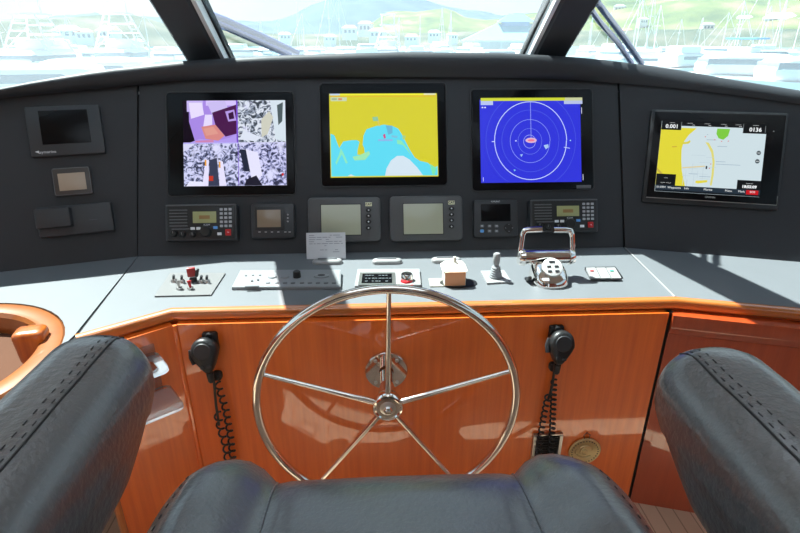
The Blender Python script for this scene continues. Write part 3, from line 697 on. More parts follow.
ps = screen(pl, PW, PH, .0129, sh, im, 'cfe0e6', ox=GX, oy=GY)
W1 = em('f4f8fa')
def ptext(s, x, y, size, m=W1, bold=0): text(ps, s, size, GX+(x/480-.5)*PW, GY-(y/330-.5)*PH, .0190, m, bold=bold)
ptext('0.001', 48, 27, .0165, bold=.0004); ptext('0136', 428, 30, .0165, bold=.0004)
for x in (48, 130, 210, 284, 350, 428): ptext('------', x, 9, .008)
for x in (148, 222, 296, 360): ptext('--', x, 16, .012)
ptext('-.-- --.-', 46, 288, .011); ptext('-----', 46, 266, .007); ptext('18:55:09', 428, 288, .0115, bold=.0005); ptext('-------', 428, 272, .008)
for s, x in (('01:09M', 26), ('Waypoints', 88), ('Info', 146), ('Marine', 245), ('Menu', 338), ('Mark', 396), ('SOS', 445)): ptext(s, x, 311, .0085)
text(pl, 'GARMIN', .0075, .002, -.116, .0131, SILVB)

# ------------------------------------------------------------------ things on the counter
def cthing(px, py, name, label, cat, rz=0, dz=0, group=None):
    p = onz(px, py, ZC+dz); return thing(name, label, cat, T(p.x, p.y, ZC+dz) @ RZ(rz), group), p
def quad_pts(t, pxs, z=0):
    inv = t.matrix_world.inverted(); out = []
    for a, c in pxs:
        p = inv @ onz(a, c, t.matrix_world.translation.z+z); out.append((p.x, p.y))
    return out
bpy.context.view_layer.update()
# key plate
kp, _ = cthing(190, 284, 'switch_plate', 'white square plate with keys and toggle switches near the far end of the counter', 'switch plate')
bpy.context.view_layer.update()
q = quad_pts(kp, [(170.2, 272.6), (225.3, 272.8), (211, 294.6), (154.4, 295.9)][::-1], .004)
b = NB(); poly(b, q, 0, .004); obj('plate', b, mat('plate white', (.16, .16, .16), rough=.4), kp, smooth=0)
def kploc(px, py, z=.004): p = kp.matrix_world.inverted() @ onz(px, py, ZC+z); return p.x, p.y
for px, py in ((174, 281.5), (182, 282), (201.5, 282), (207, 282)):
    x, y = kploc(px, py); b = NB(); cyl(b, x, y, .004, .012, .009, .007, n=16, ch=.002); k_ = obj('key_switch', b, STEEL, kp)
    b = NB(); tube(b, [(x, y, .012), (x+.004, y-.004, .024)], .0035, n=8); obj('toggle_lever', b, DARKP, k_)
for px, py, m_ in ((179.5, 289, STEEL), (190.5, 289, REDP)):
    x, y = kploc(px, py); b = NB(); cyl(b, x, y, .004, .010, .008, n=16, ch=.002); k_ = obj('toggle_switch', b, STEEL, kp)
    b = NB(); tube(b, [(x, y, .010), (x-.002, y+.004, .026)], [.003, .006], n=8); obj('lever_tip', b, m_, k_)
x, y = kploc(193.5, 281)
b = NB(); cyl(b, x, y, .004, .014, .010, n=16, ch=.002); k_ = obj('ignition_switch', b, DARKP, kp)
b = softbox(.011, .005, .013, .003, 4); obj('key_fob', b, REDGLOSS, k_, M=T(x-.002, y, .030) @ RZ(R(15)))['label'] = 'red key fob'
b = softbox(.004, .005, .011, .002, 3); obj('key_blade', b, BLACK, k_, M=T(x+.013, y, .028) @ RY(R(15)))
# long grey control panel
def wedge(t, pxs, zf, zb, m, name, par=None, z0=0):
    q = quad_pts(t, pxs)
    b = NB(); fl_, fr, br_, bl_ = q
    loft(b, [[(*fl_, z0), (*fr, z0), (*br_, z0), (*bl_, z0)], [(*fl_, zf*.8), (*fr, zf*.8), (*br_, zb*.95), (*bl_, zb*.95)],
             [(fl_[0]+.003, fl_[1]+.003, zf), (fr[0]-.003, fr[1]+.003, zf), (br_[0]-.003, br_[1]-.003, zb), (bl_[0]+.003, bl_[1]-.003, zb)]])
    return obj(name, b, m, par or t, smooth=0)
lp, _ = cthing(287, 281, 'searchlight_controller', 'long grey control panel with knobs and oval pads behind the wheel rim', 'control panel')
bpy.context.view_layer.update()
wedge(lp, [(232, 290), (341, 289.4), (341, 274), (241, 274.5)], .010, .014, SILV, 'housing')
def sl_loc(px, py, t, z=.013): p = t.matrix_world.inverted() @ onz(px, py, ZC+z); return p.x, p.y
def knob(t, px, py, z0, h, r, m, nm, z=.013, r1=None, lab=None):
    x, y = sl_loc(px, py, t, z); b = NB(); cyl(b, x, y, z0, z0+h, r, r1 or r*.9, n=24, ch=min(.0015, h*.3)); o = obj(nm, b, m, t)
    if lab: o['label'] = lab
    return o
knob(lp, 297, 276.5, .011, .018, .011, BLACK, 'black_knob')
for px, py in ((272.5, 276.5), (285, 276.5)): 
    k_ = knob(lp, px, py, .011, .004, .013, SILV, 'dial'); 
x, y = sl_loc(321.5, 276.3, lp); b = NB(); loft(b, [[(x+a_, y+c_, z_) for a_, c_ in ell(0, 0, .021-q, .011-q, 24)] for z_, q in ((.011, 0), (.0155, 0), (.0165, .002))]); k_ = obj('oval_pad', b, SILV, lp)
b = NB(); loft(b, [[(x+a_, y+c_, z_) for a_, c_ in ell(0, 0, .010, .0055, 20)] for z_ in (.016, .0175)]); obj('pad_centre', b, DARKP, k_)
for i, px in enumerate((268, 277, 285, 293, 302, 310, 318, 326, 334)):
    x, y = sl_loc(px, 283, lp, .011); b = NB(); slab(b, .012, .0065, .010, .0125, r=.003, ch=.001, cx=x, cy=y); obj('button', b, MIDP, lp)
x, y = sl_loc(252, 286.5, lp, .011); b = NB(); slab(b, .036, .006, .0103, .0116, r=.001, ch=.0003, cx=x, cy=y); obj('label_strip', b, DARKP, lp)
b = NB()
for px, py in ((246, 276), (253, 275.6), (260, 275.6), (252, 281), (258, 280)):
    x, y = sl_loc(px, py, lp, .012); cyl(b, x, y, .011, .014, .003, n=10)
obj('indicator_dots', b, MIDP, lp)
# oval fittings
for (px, py, lb) in ((327.5, 261.5, 'silver oval fitting at the foot of the paper card'), (387, 261.2, 'silver oval fitting behind the small panel with the red-ringed knob'), (446, 260, 'silver oval fitting behind the white peaked cube')):
    t, _ = cthing(px, py+1.5, 'oval_light', lb, 'light fitting', group='silver oval fittings along the counter')
    b = NB(); loft(b, [[(a_, c_, z_) for a_, c_ in rrect(.088-2*q, .030-2*q, .015-q, 8)] for z_, q in ((0, 0), (.006, .0), (.010, .003), (.012, .008))]); obj('body', b, SILVB, t)
    b = NB(); slab(b, .056, .008, .0115, .014, r=.003, ch=.001, cy=.003); obj('lens', b, MIDP, t)
# paper card
cp = onz(326, 260.5, ZC)
pc = thing('paper_card', 'white printed paper card propped against the grey engine display', 'card', T(cp.x, cp.y+.012, ZC+.0005) @ RX(R(-22)))
b = NB(); box(b, -.058, .058, -.0006, .0006, 0, .078); obj('sheet', b, PAPER, pc, smooth=0)
b = NB()
rnd = random.Random(5)
for i in range(9):
    z_ = .070-i*.0062
    x_ = -.05
    while x_ < .045:
        l = .006+rnd.random()*.016
        if rnd.random() < (.85 if i < 5 else .2): box(b, x_, min(.05, x_+l), -.0009, -.0006, z_-.001, z_+.001)
        x_ += l+.003
obj('printed_lines', b, mat('faded print', (.30, .31, .36), rough=.8), pc, smooth=0)
# small panel with lcd + knob
sp, _ = cthing(388, 280, 'thruster_panel', 'small silver panel with dark readout and red-ringed chrome knob', 'control panel')
bpy.context.view_layer.update()
wedge(sp, [(354.8, 288), (421, 287), (419.4, 271.5), (357.8, 271.8)], .008, .009, SILVB, 'housing')
q = quad_pts(sp, [(358, 285), (395.6, 284.6), (395, 272.8), (360, 273)], .009); b = NB(); poly(b, q, .0085, .0105); obj('readout_frame', b, STEEL, sp, smooth=0)
q = quad_pts(sp, [(361.4, 283.3), (392.2, 283), (391.8, 274), (362.6, 274.2)], .010); b = NB(); poly(b, q, .0103, .0115); rd = obj('readout', b, BLACKG, sp, smooth=0)
b = NB(); rnd = random.Random(8)
for j in range(3):
    for i in range(8):
        if rnd.random() < .75:
            x, y = sl_loc(365+i*3.4, 275.6+j*2.9, sp, .0115); box(b, x, x+.005+.003*rnd.random(), y, y+.003, .0116, .0119)
obj('readout_segments', b, mat('dim segments', (.12, .14, .15), rough=.5), rd, smooth=0)
knob(sp, 406.5, 279.5, .008, .005, .0165, REDP, 'red_ring', lab='red ring under the knob')
knob(sp, 406.8, 279, .012, .014, .0170, CHROME, 'chrome_knob', z=.010)
b = NB()
for px, py in ((399, 285), (404, 285.5), (412, 285)):
    x, y = sl_loc(px, py, sp, .009); slab(b, .007, .003, .0085, .0095, r=.001, ch=.0002, cx=x, cy=y)
obj('print_marks', b, REDP, sp)
# white cube with peak
cb, _ = cthing(455, 284, 'paper_cube', 'white cube with a peaked top and an orange front, beside the joystick', 'memo cube')
bpy.context.view_layer.update()
x0_, y0_ = quad_pts(cb, [(444.5, 287)])[0]; x1_, y1_ = quad_pts(cb, [(465.5, 287)])[0]
wC = x1_-x0_; cx_ = (x0_+x1_)/2; yf = y0_
b = NB(); hh = .043; dpt = .052
box(b, cx_-wC/2, cx_+wC/2, yf, yf+dpt, .003, hh)
loft(b, [[(cx_-wC/2-.006, yf+.004, hh), (cx_+wC/2+.006, yf+.004, hh), (cx_+wC/2+.006, yf+dpt+.004, hh), (cx_-wC/2-.006, yf+dpt+.004, hh)], [(cx_-wC/2+.004, yf+.014, hh+.010), (cx_+wC/2-.004, yf+.014, hh+.010), (cx_+wC/2-.004, yf+dpt-.006, hh+.012), (cx_-wC/2+.004, yf+dpt-.006, hh+.012)], [(cx_-.004, yf+.022, hh+.018), (cx_+.006, yf+.022, hh+.018), (cx_+.006, yf+.034, hh+.019), (cx_-.004, yf+.034, hh+.019)]])
cyl(b, cx_, yf+.028, hh+.015, hh+.031, .007, .003, n=10)
obj('wrapping', b, CREAM, cb, smooth=30)
b = NB(); box(b, cx_-wC/2+.001, cx_+wC/2-.001, yf-.0012, yf, .004, hh-.001); obj('front_label', b, ORANGE, cb, smooth=0)['label'] = 'orange front face'
b = NB(); loft(b, [[(cx_+.012+a_, yf+.020+c_, z_) for a_, c_ in ell(0, 0, .050, .030, 28)] for z_ in (0, .003)]); obj('dark_base', b, BLACK, cb)
b = NB(); box(b, cx_-wC/2-.038, cx_-wC/2-.002, yf+.0, yf+.05, 0, .0028); obj('side_card', b, mat('ivory side card', (.30, .29, .25), rough=.6), cb, smooth=0)['label'] = 'pale card tucked under the cube'
# joystick
js, _ = cthing(496, 279, 'joystick', 'grey joystick with ribbed boot on a pale square plate', 'joystick')
bpy.context.view_layer.update()
q = quad_pts(js, [(487, 283.6), (511.5, 282.2), (504, 270.6), (480.5, 271.4)], .003); b = NB(); poly(b, q, 0, .005); obj('base_plate', b, SILVB, js, smooth=0)
x, y = sl_loc(495.3, 277, js, .005)
b = NB(); prof = [(.017, .005)]
for i in range(5): r_ = .0165-.0014*i; prof += [(r_, .007+i*.006), (r_+.0015, .010+i*.006), (r_-.001, .0125+i*.006)]
prof += [(.007, .040), (.006, .044)]
lathe(b, prof, n=24, x=x, y=y); obj('ribbed_boot', b, SILV, js)
b = NB(); lathe(b, [(.006, .042), (.0085, .046), (.0095, .060), (.0095, .072), (.007, .075)], n=24, x=x, y=y); obj('grip', b, SILVB, js)
# three switch pad
sw, _ = cthing(604, 275, 'switch_pad', 'low pad of three silver rocker switches with red and green marks', 'switch pad')
bpy.context.view_layer.update()
wedge(sw, [(590, 279.5), (622.5, 278.5), (615, 269), (584.5, 269.5)], .006, .008, BLACK, 'base')
for i in range(3):
    fa = 590.6+i*10.6; ba = 586+i*9.9
    q = quad_pts(sw, [(fa, 278), (fa+9.6, 277.8), (ba+9, 268.6), (ba, 268.8)], .010); b = NB()
    loft(b, [[(*p, .006) for p in q], [(*q[0], .010), (*q[1], .010), (*q[2], .014), (*q[3], .014)]]); k_ = obj('rocker', b, SILVB, sw, smooth=0)
    if i != 1:
        x, y = sl_loc(ba+6, 271, sw, .013); b = NB(); slab(b, .010, .006, .0125, .0145, r=.001, ch=.0003, cx=x, cy=y); obj('colour_mark', b, REDP if i == 0 else GREENP, k_)

# throttle
th, _ = cthing(552, 287, 'throttle_control', 'chrome twin-lever throttle control with white key face', 'throttle')
bpy.context.view_layer.update()
k1 = onz(552, 285, ZC); hub = ony(546, 257, k1.y+.055); 
inv = th.matrix_world.inverted()
hz = (inv @ hub); HZ = .075; HY = .070
hubx = 0
L_ = lambda px, py, y: (inv @ ony(px, py, th.matrix_world.translation.y+y))
HZ = L_(546, 257, HY).z; HX = L_(546, 257, HY).x
# base body
b = NB(); rings = []
for z_, ya, yb, w_ in ((0, -.012, .100, .0485), (.016, -.011, .100, .0475), (.024, -.004, .099, .045), (.036, .012, .097, .042), (HZ-.012, .046, .095, .036), (HZ-.004, .056, .090, .032)):
    yc, d_ = (ya+yb)/2, (yb-ya)/2
    rings.append([(HX*.6+.003+math.copysign(abs(math.cos(a))**.7, math.cos(a))*w_, yc+math.copysign(abs(math.sin(a))**.7, math.sin(a))*d_, z_) for a in [2*math.pi*i/40 for i in range(40)]])
loft(b, rings); obj('base', b, CHROME, th)
b = NB(); cyl(b, 0, 0, -.062, .062, .019, n=32, ch=.003); obj('drum', b, CHROME, th, M=T(HX, HY, HZ) @ RY(R(90)))
for s in (-1, 1):
    b = NB(); cyl(b, 0, 0, 0, .016, .024, .021, n=32, ch=.003)
    lev = obj('lever', b, CHROME, th, M=T(HX+s*.061, HY, HZ) @ RY(R(90*s)))
    bx_ = L_(546+s*22.5, 230, HY+.012)
    hx_ = HX+s*.072
    b = NB(); p_ = [Vector((hx_, HY, HZ)), Vector((hx_-s*.001, HY+.004, HZ+.03)), Vector((hx_-s*.004, HY+.010, bx_.z-.012)), Vector((hx_-s*.009, HY+.012, bx_.z-.002)), Vector((hx_-s*.020, HY+.012, bx_.z)), Vector((hx_-s*.056, HY+.012, bx_.z+.001))]
    # smooth path
    pp = []
    for i in range(len(p_)-1):
        for k in range(4): pp.append(p_[i].lerp(p_[i+1], k/4))
    pp.append(p_[-1])
    tube(b, pp, [.0075]*8+[.0078]*(len(pp)-8), n=12); obj('lever_arm', b, CHROME, lev)
b = NB(); loft(b, [[(x_, y_, z_) for x_, y_ in ell(0, 0, .027-q, .027-q, 32)] for z_, q in ((-.004, 0), (.002, 0), (.003, .002))])
obj('key_face', b, WHITEP, th, M=T(HX*.6+.003, .021, .0475) @ RX(R(40)))['label'] = 'white keypad face'
for i, (x, y) in enumerate(((0, .018), (-.010, .004), (.010, .004), (-.010, -.010), (.010, -.010))):
    b = NB(); slab(b, .016 if i == 0 else .011, .006, .002, .0045, r=.001, ch=.0005, cx=x, cy=y-.003)
    obj('key', b, DARKP, th, M=T(HX*.6+.003, .021, .0475) @ RX(R(40)))
b = softbox(.005, .016, .005, .003, 4); obj('cable_clip', b, BLACK, th, M=T(HX-.055, .028, .012) @ RX(R(-35)))

# ------------------------------------------------------------------ steering wheel
WC = Vector((.021, 1.012, .485)); WR = .300
wh = thing('steering_wheel', 'large polished steel steering wheel with five spokes in front of the cabinet', 'steering wheel', T(*WC) @ RX(R(90)))   # local z points to -y (user)
b = NB(); tube(b, [(WR*math.cos(2*math.pi*i/120), WR*math.sin(2*math.pi*i/120), 0) for i in range(120)], .0102, n=16, closed=True); obj('rim', b, CHROME_W, wh)
for k in range(5):
    a = R(89+72*k); ca, sa = math.cos(a), math.sin(a)
    b = NB(); tube(b, [(ca*.028, sa*.028, .0), (ca*.15, sa*.15, .0), (ca*(WR-.005), sa*(WR-.005), 0)], [.0075, .0062, .0050], n=12); obj('spoke', b, CHROME_W, wh)
b = NB(); lathe(b, [(.022, -.030), (.030, -.020), (.036, -.006), (.0365, .006), (.034, .012), (.030, .014), (.027, .011)], n=48); hb = obj('hub', b, CHROME_W, wh)
b = NB(); lathe(b, [(.0268, .009), (.020, .0105), (.014, .013), (.0001, .013)], n=32); obj('hub_cap', b, STEEL, hb)
b = NB(); cyl(b, 0, 0, .012, .021, .0105, n=6, ch=.001); cyl(b, 0, 0, .021, .027, .006, n=16, ch=.002); obj('hub_nut', b, CHROME, hb)
gap = FY-WC.y
b = NB(); cyl(b, 0, 0, -gap+.004, -.02, .0175, n=32); cyl(b, 0, 0, -.055, -.02, .022, n=32); obj('shaft', b, CHROME, wh)
fo = thing('wheel_flange', 'round polished flange on the cabinet behind the wheel hub', 'flange', T(WC.x, FY, WC.z+.004) @ RX(R(90)))
b = NB()
prof = [(.018, .0), (.055, .0), (.055, .004), (.053, .007), (.0185, .008)]
rgs = [[(q*math.cos(2*math.pi*i/48), q*math.sin(2*math.pi*i/48), z) for i in range(48)] for q, z in prof]
loft(b, rgs+[rgs[0]], cap0=False, cap1=False); obj('plate', b, CHROME, fo)
for a in (50, 130, 230, 310):
    b = NB(); cyl(b, .042*math.cos(R(a)), .042*math.sin(R(a)), .0072, .0100, .0048, n=12, ch=.001); obj('screw', b, STEEL, fo)

# ------------------------------------------------------------------ microphones with coiled cords
def coil(bm, pts, rc, turns, r, n=9):
    pts = [Vector(p) for p in pts]; seg = [0]
    for a, b_ in zip(pts, pts[1:]): seg.append(seg[-1]+(b_-a).length)
    out = []; N = turns*n
    for i in range(N+1):
        s = seg[-1]*i/N; j = max(k for k in range(len(seg)) if seg[k] <= s+1e-9); j = min(j, len(pts)-2)
        p = pts[j].lerp(pts[j+1], (s-seg[j])/(seg[j+1]-seg[j])); d = (pts[j+1]-pts[j]).normalized()
        a = d.cross(Vector((0, 1, 0))).normalized(); c = Vector((0, 1, 0)); ang = 2*math.pi*i/n
        out.append(p+a*rc*math.cos(ang)+c*rc*math.sin(ang))
    tube(bm, out, r, n=6)
def mic(body_px, brk_px, clip_px, tilt, label, cord_label, strands):
    Y_ = FY-.030
    p = ony(*body_px, Y_); pb = ony(*brk_px, FY-.01)
    br = thing('microphone_clip', 'black clip on the cabinet holding the ' + label[1], 'bracket', T(pb.x, FY, pb.z) @ RX(R(90)))
    b = NB(); slab(b, .036, .052, 0, .010, r=.006, ch=.003, cy=-.010); obj('plate', b, BLACK, br)
    b = NB(); cyl(b, 0, .008, .008, .014, .009, n=16, ch=.002); obj('stud', b, BLACK, br)
    m = thing('microphone', label[0], 'microphone', T(p.x, Y_, p.z) @ RX(R(72)) @ RZ(tilt) @ Matrix.Scale(1.1, 4))
    b = NB(); rings = []
    for z_, sc in ((-.016, .86), (-.010, 1.0), (.006, 1.0), (.012, .93), (.0155, .78)):
        ring = []
        for i in range(40):
            a = 2*math.pi*i/40; y_ = math.sin(a); w_ = .029 if y_ > 0 else .029-.013*min(1, -y_*1.15)
            ring.append((w_*math.copysign(abs(math.cos(a))**.9, math.cos(a))*sc, (.034 if y_ > 0 else .046)*y_*sc, z_))
        rings.append(ring)
    loft(b, rings); obj('body', b, BLACK, m, smooth=50)
    b = NB(); cyl(b, 0, .006, .0145, .0175, .020, .018, n=32, ch=.001); obj('speaker_disc', b, DARKP, m)
    for x in (-.007, .007):
        b = NB(); slab(b, .009, .007, .014, .0175, r=.001, ch=.0008, cx=x, cy=-.028); obj('button', b, DARKP, m)
    b = NB(); tube(b, [(-.028, .012, 0), (-.031, -.004, 0), (-.027, -.02, 0)], .006, n=8); obj('talk_key', b, DARKP, m)
    b = NB(); lathe(b, [(.008, 0), (.007, -.018), (.004, -.022)], n=12); obj('cord_boot', b, BLACK, m, M=T(0, -.046, 0) @ RX(R(-90)) @ RX(R(180)) @ RX(R(180)))
    tag_ = thing('coiled_cable', cord_label, 'cord', T(p.x, FY, 0))
    for path_, rc, turns in strands:
        pts = []
        for (px, py, off) in path_:
            w_ = ony(px, py, FY-off); pts.append(w_-Vector((p.x, FY, 0)))
        b = NB()
        if turns: coil(b, pts, rc, turns, .0026)
        else: tube(b, pts, .0034, n=8)
        obj('coiled_strand' if turns else 'lead', b, BLACK, tag_)
    return m
mic((205, 353), (209.5, 339), None, R(10), ('black hand microphone hung on the cabinet beside the acrylic drink holder', 'microphone beside the drink holder'), 'black coiled cord hanging below the microphone by the drink holder',
    [([(210.5, 366, .030), (214, 382, .022), (216, 405, .02), (219, 425, .018)], 0, 0),
     ([(217, 382, .020), (226, 410, .018), (231, 440, .018), (234, 470, .018)], .0075, 13),
     ([(217, 412, .018), (221, 430, .018), (226, 445, .018), (229, 468, .018)], .0085, 7)])
mic((561, 345), (557, 332), None, R(-9), ('black hand microphone hung on the cabinet above the steel-framed slot', 'microphone above the slot'), 'black coiled cord running down into the steel-framed slot',
    [([(555, 362, .030), (552.5, 385, .022), (548, 400, .02)], 0, 0),
     ([(554, 380, .020), (553, 410, .018), (552, 435, .018), (549, 474, .020)], .0068, 20),
     ([(548, 395, .020), (543, 420, .018), (540, 440, .018), (536, 474, .022)], .0068, 15)])
for px, py, lb in ((217, 376, 'small black cord clip under the microphone by the drink holder'), (554, 367, 'small black cord clip under the microphone above the slot')):
    p = ony(px, py, FY-.008); t = thing('cord_clip', lb, 'clip', T(p.x, FY, p.z) @ RX(R(90)))
    b = NB(); slab(b, .024, .024, 0, .014, r=.008, ch=.004); obj('body', b, BLACK, t)
    b = NB(); tube(b, [(.006*math.cos(a), .006*math.sin(a), .016) for a in [2*math.pi*i/12 for i in range(12)]], .002, n=6, closed=True); obj('ring', b, BLACK, t)
# slot pocket
a = ony(545.5, 457, FY); w0 = ony(533, 445, FY).x; w1 = ony(559, 445, FY).x; zt = ony(545, 434, FY).z
sk = thing('cord_slot', 'dark slot in a steel frame low on the cabinet, swallowing a coiled cord', 'vent', T((w0+w1)/2, FY, zt) @ RX(R(90)))
W_ = w1-w0; Hs = .15
b = NB()
for x in (-W_/2, W_/2): box(b, x-.004, x+.004, -Hs, 0, 0, .010)
box(b, -W_/2-.004, W_/2+.004, -Hs-.006, -Hs, 0, .010); box(b, -W_/2-.004, W_/2+.004, 0, .004, 0, .008)
obj('frame', b, STEEL, sk, smooth=0)
b = NB(); box(b, -W_/2+.003, W_/2-.003, -Hs, -.001, 0.0005, .003); obj('dark_interior', b, DARKC, sk, smooth=0)
b = NB()
for i in range(16): box(b, -W_/2+.006, W_/2-.006, -Hs+.006+i*.009, -Hs+.009+i*.009, .003, .006)
obj('ribs', b, BLACK, sk, smooth=0)
# brass medallion
mp_ = ony(584.5, 451, FY-.004); md = thing('brass_medallion', 'round brass medallion hanging low on the cabinet beside the slot', 'medallion', T(mp_.x, FY-.002, mp_.z) @ RX(R(90)))
b = NB(); lathe(b, [(.0448, 0), (.0455, .004), (.043, .0065), (.040, .005), (.034, .005), (.032, .0035), (.0001, .0035)], n=48); obj('disc', b, BRASS, md)
b = NB()
for i in range(28):
    a = 2*math.pi*i/28; box(b, .037*math.cos(a)-.0013, .037*math.cos(a)+.0013, .037*math.sin(a)-.0013, .037*math.sin(a)+.0013, .0045, .0065)
obj('rim_marks', b, DARKP, md)
b = NB()
for r0, a0, a1 in ((.020, 20, 150), (.022, 200, 330), (.012, 100, 300), (.026, 160, 200)):
    tube(b, [(r0*math.cos(R(q)), r0*math.sin(R(q)), .005) for q in range(a0, a1, 10)], .0028, n=6)
cyl(b, .0, .0, .003, .007, .007, n=20, ch=.001)
obj('relief', b, BRASS, md)
b = NB(); tube(b, [(-.006, .043, .003), (-.010, .056, .003), (-.002, .066, .003), (.008, .058, .003), (.006, .043, .003)], .0012, n=6); obj('hanging_cord', b, DARKP, md)

# ------------------------------------------------------------------ acrylic drink holder on the angled panel
A0, A1 = Vector((-.655, 1.024, 0)), Vector((-.491, 1.148, 0)); dd = (A1-A0).normalized(); nn = Vector((dd.y, -dd.x, 0))
dh = thing('drink_holder', 'clear acrylic two-tier drink holder on the angled cabinet panel', 'drink holder', frame(A0+dd*.110+Vector((0, 0, .575)), dd, Vector((0, 0, 1)).cross(dd)*1.0, Vector((0, 0, 1))))
# local: x along panel, y INTO panel (z cross dd), z up ; outwards is -y
def ringplate(bm, w, d, z0, z1, hole, cyh):
    o_ = rrect(w, d, .018, 6, 0, -d/2); n_ = len(o_)
    i_ = []
    for x, y in o_:
        a = math.atan2(y-cyh, x); i_.append((hole*math.cos(a), cyh+hole*math.sin(a)))
    rr_ = [[(x, y, z0) for x, y in o_], [(x, y, z1) for x, y in o_], [(x, y, z1) for x, y in i_], [(x, y, z0) for x, y in i_]]
    loft(bm, rr_+[rr_[0]], cap0=False, cap1=False)
b = NB(); ringplate(b, .098, .100, 0, .008, .036, -.052); obj('ring_shelf', b, ACRYLIC, dh)
b = NB(); slab(b, .112, .112, 0, .010, r=.018, ch=.002); bmesh.ops.translate(b, verts=b.verts, vec=(.006, -.058, -.10)); obj('bottom_shelf', b, ACRYLIC, dh)
b = NB(); box(b, -.045, .045, -.006, -.0005, -.10, .030); obj('back_plate', b, ACRYLIC, dh)

# ------------------------------------------------------------------ helm chair
CXC = .021
ch = thing('helm_chair', 'black leather helm chair seen from its own seat, facing the wheel', 'chair', Matrix.Identity(4))
def lnoise(p, s, k): return noise.noise(Vector(p)*s)*k
ZS = .795
def seat_part(x0, x1, y0, y1, zt, bul, nm, r=.045):
    hx, hy = (x1-x0)/2, (y1-y0)/2
    def fn(p):
        u, v = p.x/hx, p.y/hy
        q = Vector((p.x+(x0+x1)/2, p.y+(y0+y1)/2, p.z+zt-.07))
        if p.z > 0: q.z += bul(u, v, q)
        return q
    return obj(nm, softbox(hx, hy, .07, r, 18, fn), LEATHER_CHAIR, ch, smooth=80)
SXL, SXR = -.126, .166
HXS = .274
def seatfn(p):
    x = p.x; ax_ = abs(x); sg = 1 if x > 0 else -1
    v = (p.y+.26)/.52                      # 0 back .. 1 front
    y = p.y+.250
    t = max(0, (ax_-.146)/(HXS-.146))
    rise = (.046 if sg < 0 else .030)*math.sin(min(1, t*1.35)*math.pi/2)**1.2*math.exp(-max(0, t-.55)*1.6) - .030*max(0, t-.7)
    crease = -.006*math.exp(-((ax_-.146)/.007)**2)
    fall = -.085*max(0, v-.35)-.02*max(0, v-.7)
    z = p.z+ZS-.036
    if p.z > -.02:
        k = (p.z+.02)/.105
        z += (rise+fall+crease+.004*(1-min(1, ax_/.146)**2)+lnoise((x, y, 0), 20, .0022))*k
    # plan: bolsters reach a little further, outer corners swept back
    y += (.020*math.sin(min(1, t*1.8)*math.pi)*max(0, v-.5)*2 - .085*max(0, t-.5)**1.6*max(0, v-.3)*1.4)
    return Vector((x+CXC, y, z))
obj('seat_cushion', softbox(HXS, .26, .085, .060, 34, seatfn), LEATHER_CHAIR, ch, smooth=80)
# piping seams on cushion borders
from mathutils.bvhtree import BVHTree
bpy.context.view_layer.update()
def surf_z(x, y, zmax=1.3):
    best = None
    dg = bpy.context.evaluated_depsgraph_get()
    for o in ch.children:
        hit, l, n, i = o.ray_cast(Vector((x, y, zmax)), Vector((0, 0, -1)))
        if hit and (best is None or l.z > best): best = l.z
    return best
def stitch(points, nm, m, seg=.005, gap=.004, r=.0007, lift=.0003):
    b = NB(); pts = [Vector(p) for p in points]
    for a, c in zip(pts, pts[1:]):
        L = (c-a).length; k = int(L/(seg+gap)); d = (c-a).normalized()
        for i in range(max(1, k)):
            s = a+d*(i*(seg+gap)); tube(b, [s+Vector((0, 0, lift)), s+d*seg+Vector((0, 0, lift))], r, n=5)
    return obj(nm, b, m, ch)
THREAD = mat('stitch thread', (.022, .023, .026), rough=.6)
for xs in (SXL, SXR):
    pts = []
    for i in range(60):
        y = .05+.46*i/59; z = surf_z(xs+.0, y)
        if z: pts.append((xs, y, z+.001))
    if len(pts) > 2: b = NB(); tube(b, pts, .0016, n=6); obj('seam_piping', b, LEATHER_CHAIR, ch)
for xs in (-.224, .266):
    pts = []
    for i in range(30):
        y = .05+.42*i/29; x_ = xs + (.02 if xs < 0 else -.02)*max(0, (y-.30)/.2)**2
        z = surf_z(x_, y)
        if z: pts.append((x_, y, z+.0008))
    if len(pts) > 2: stitch(pts, 'stitching', THREAD)
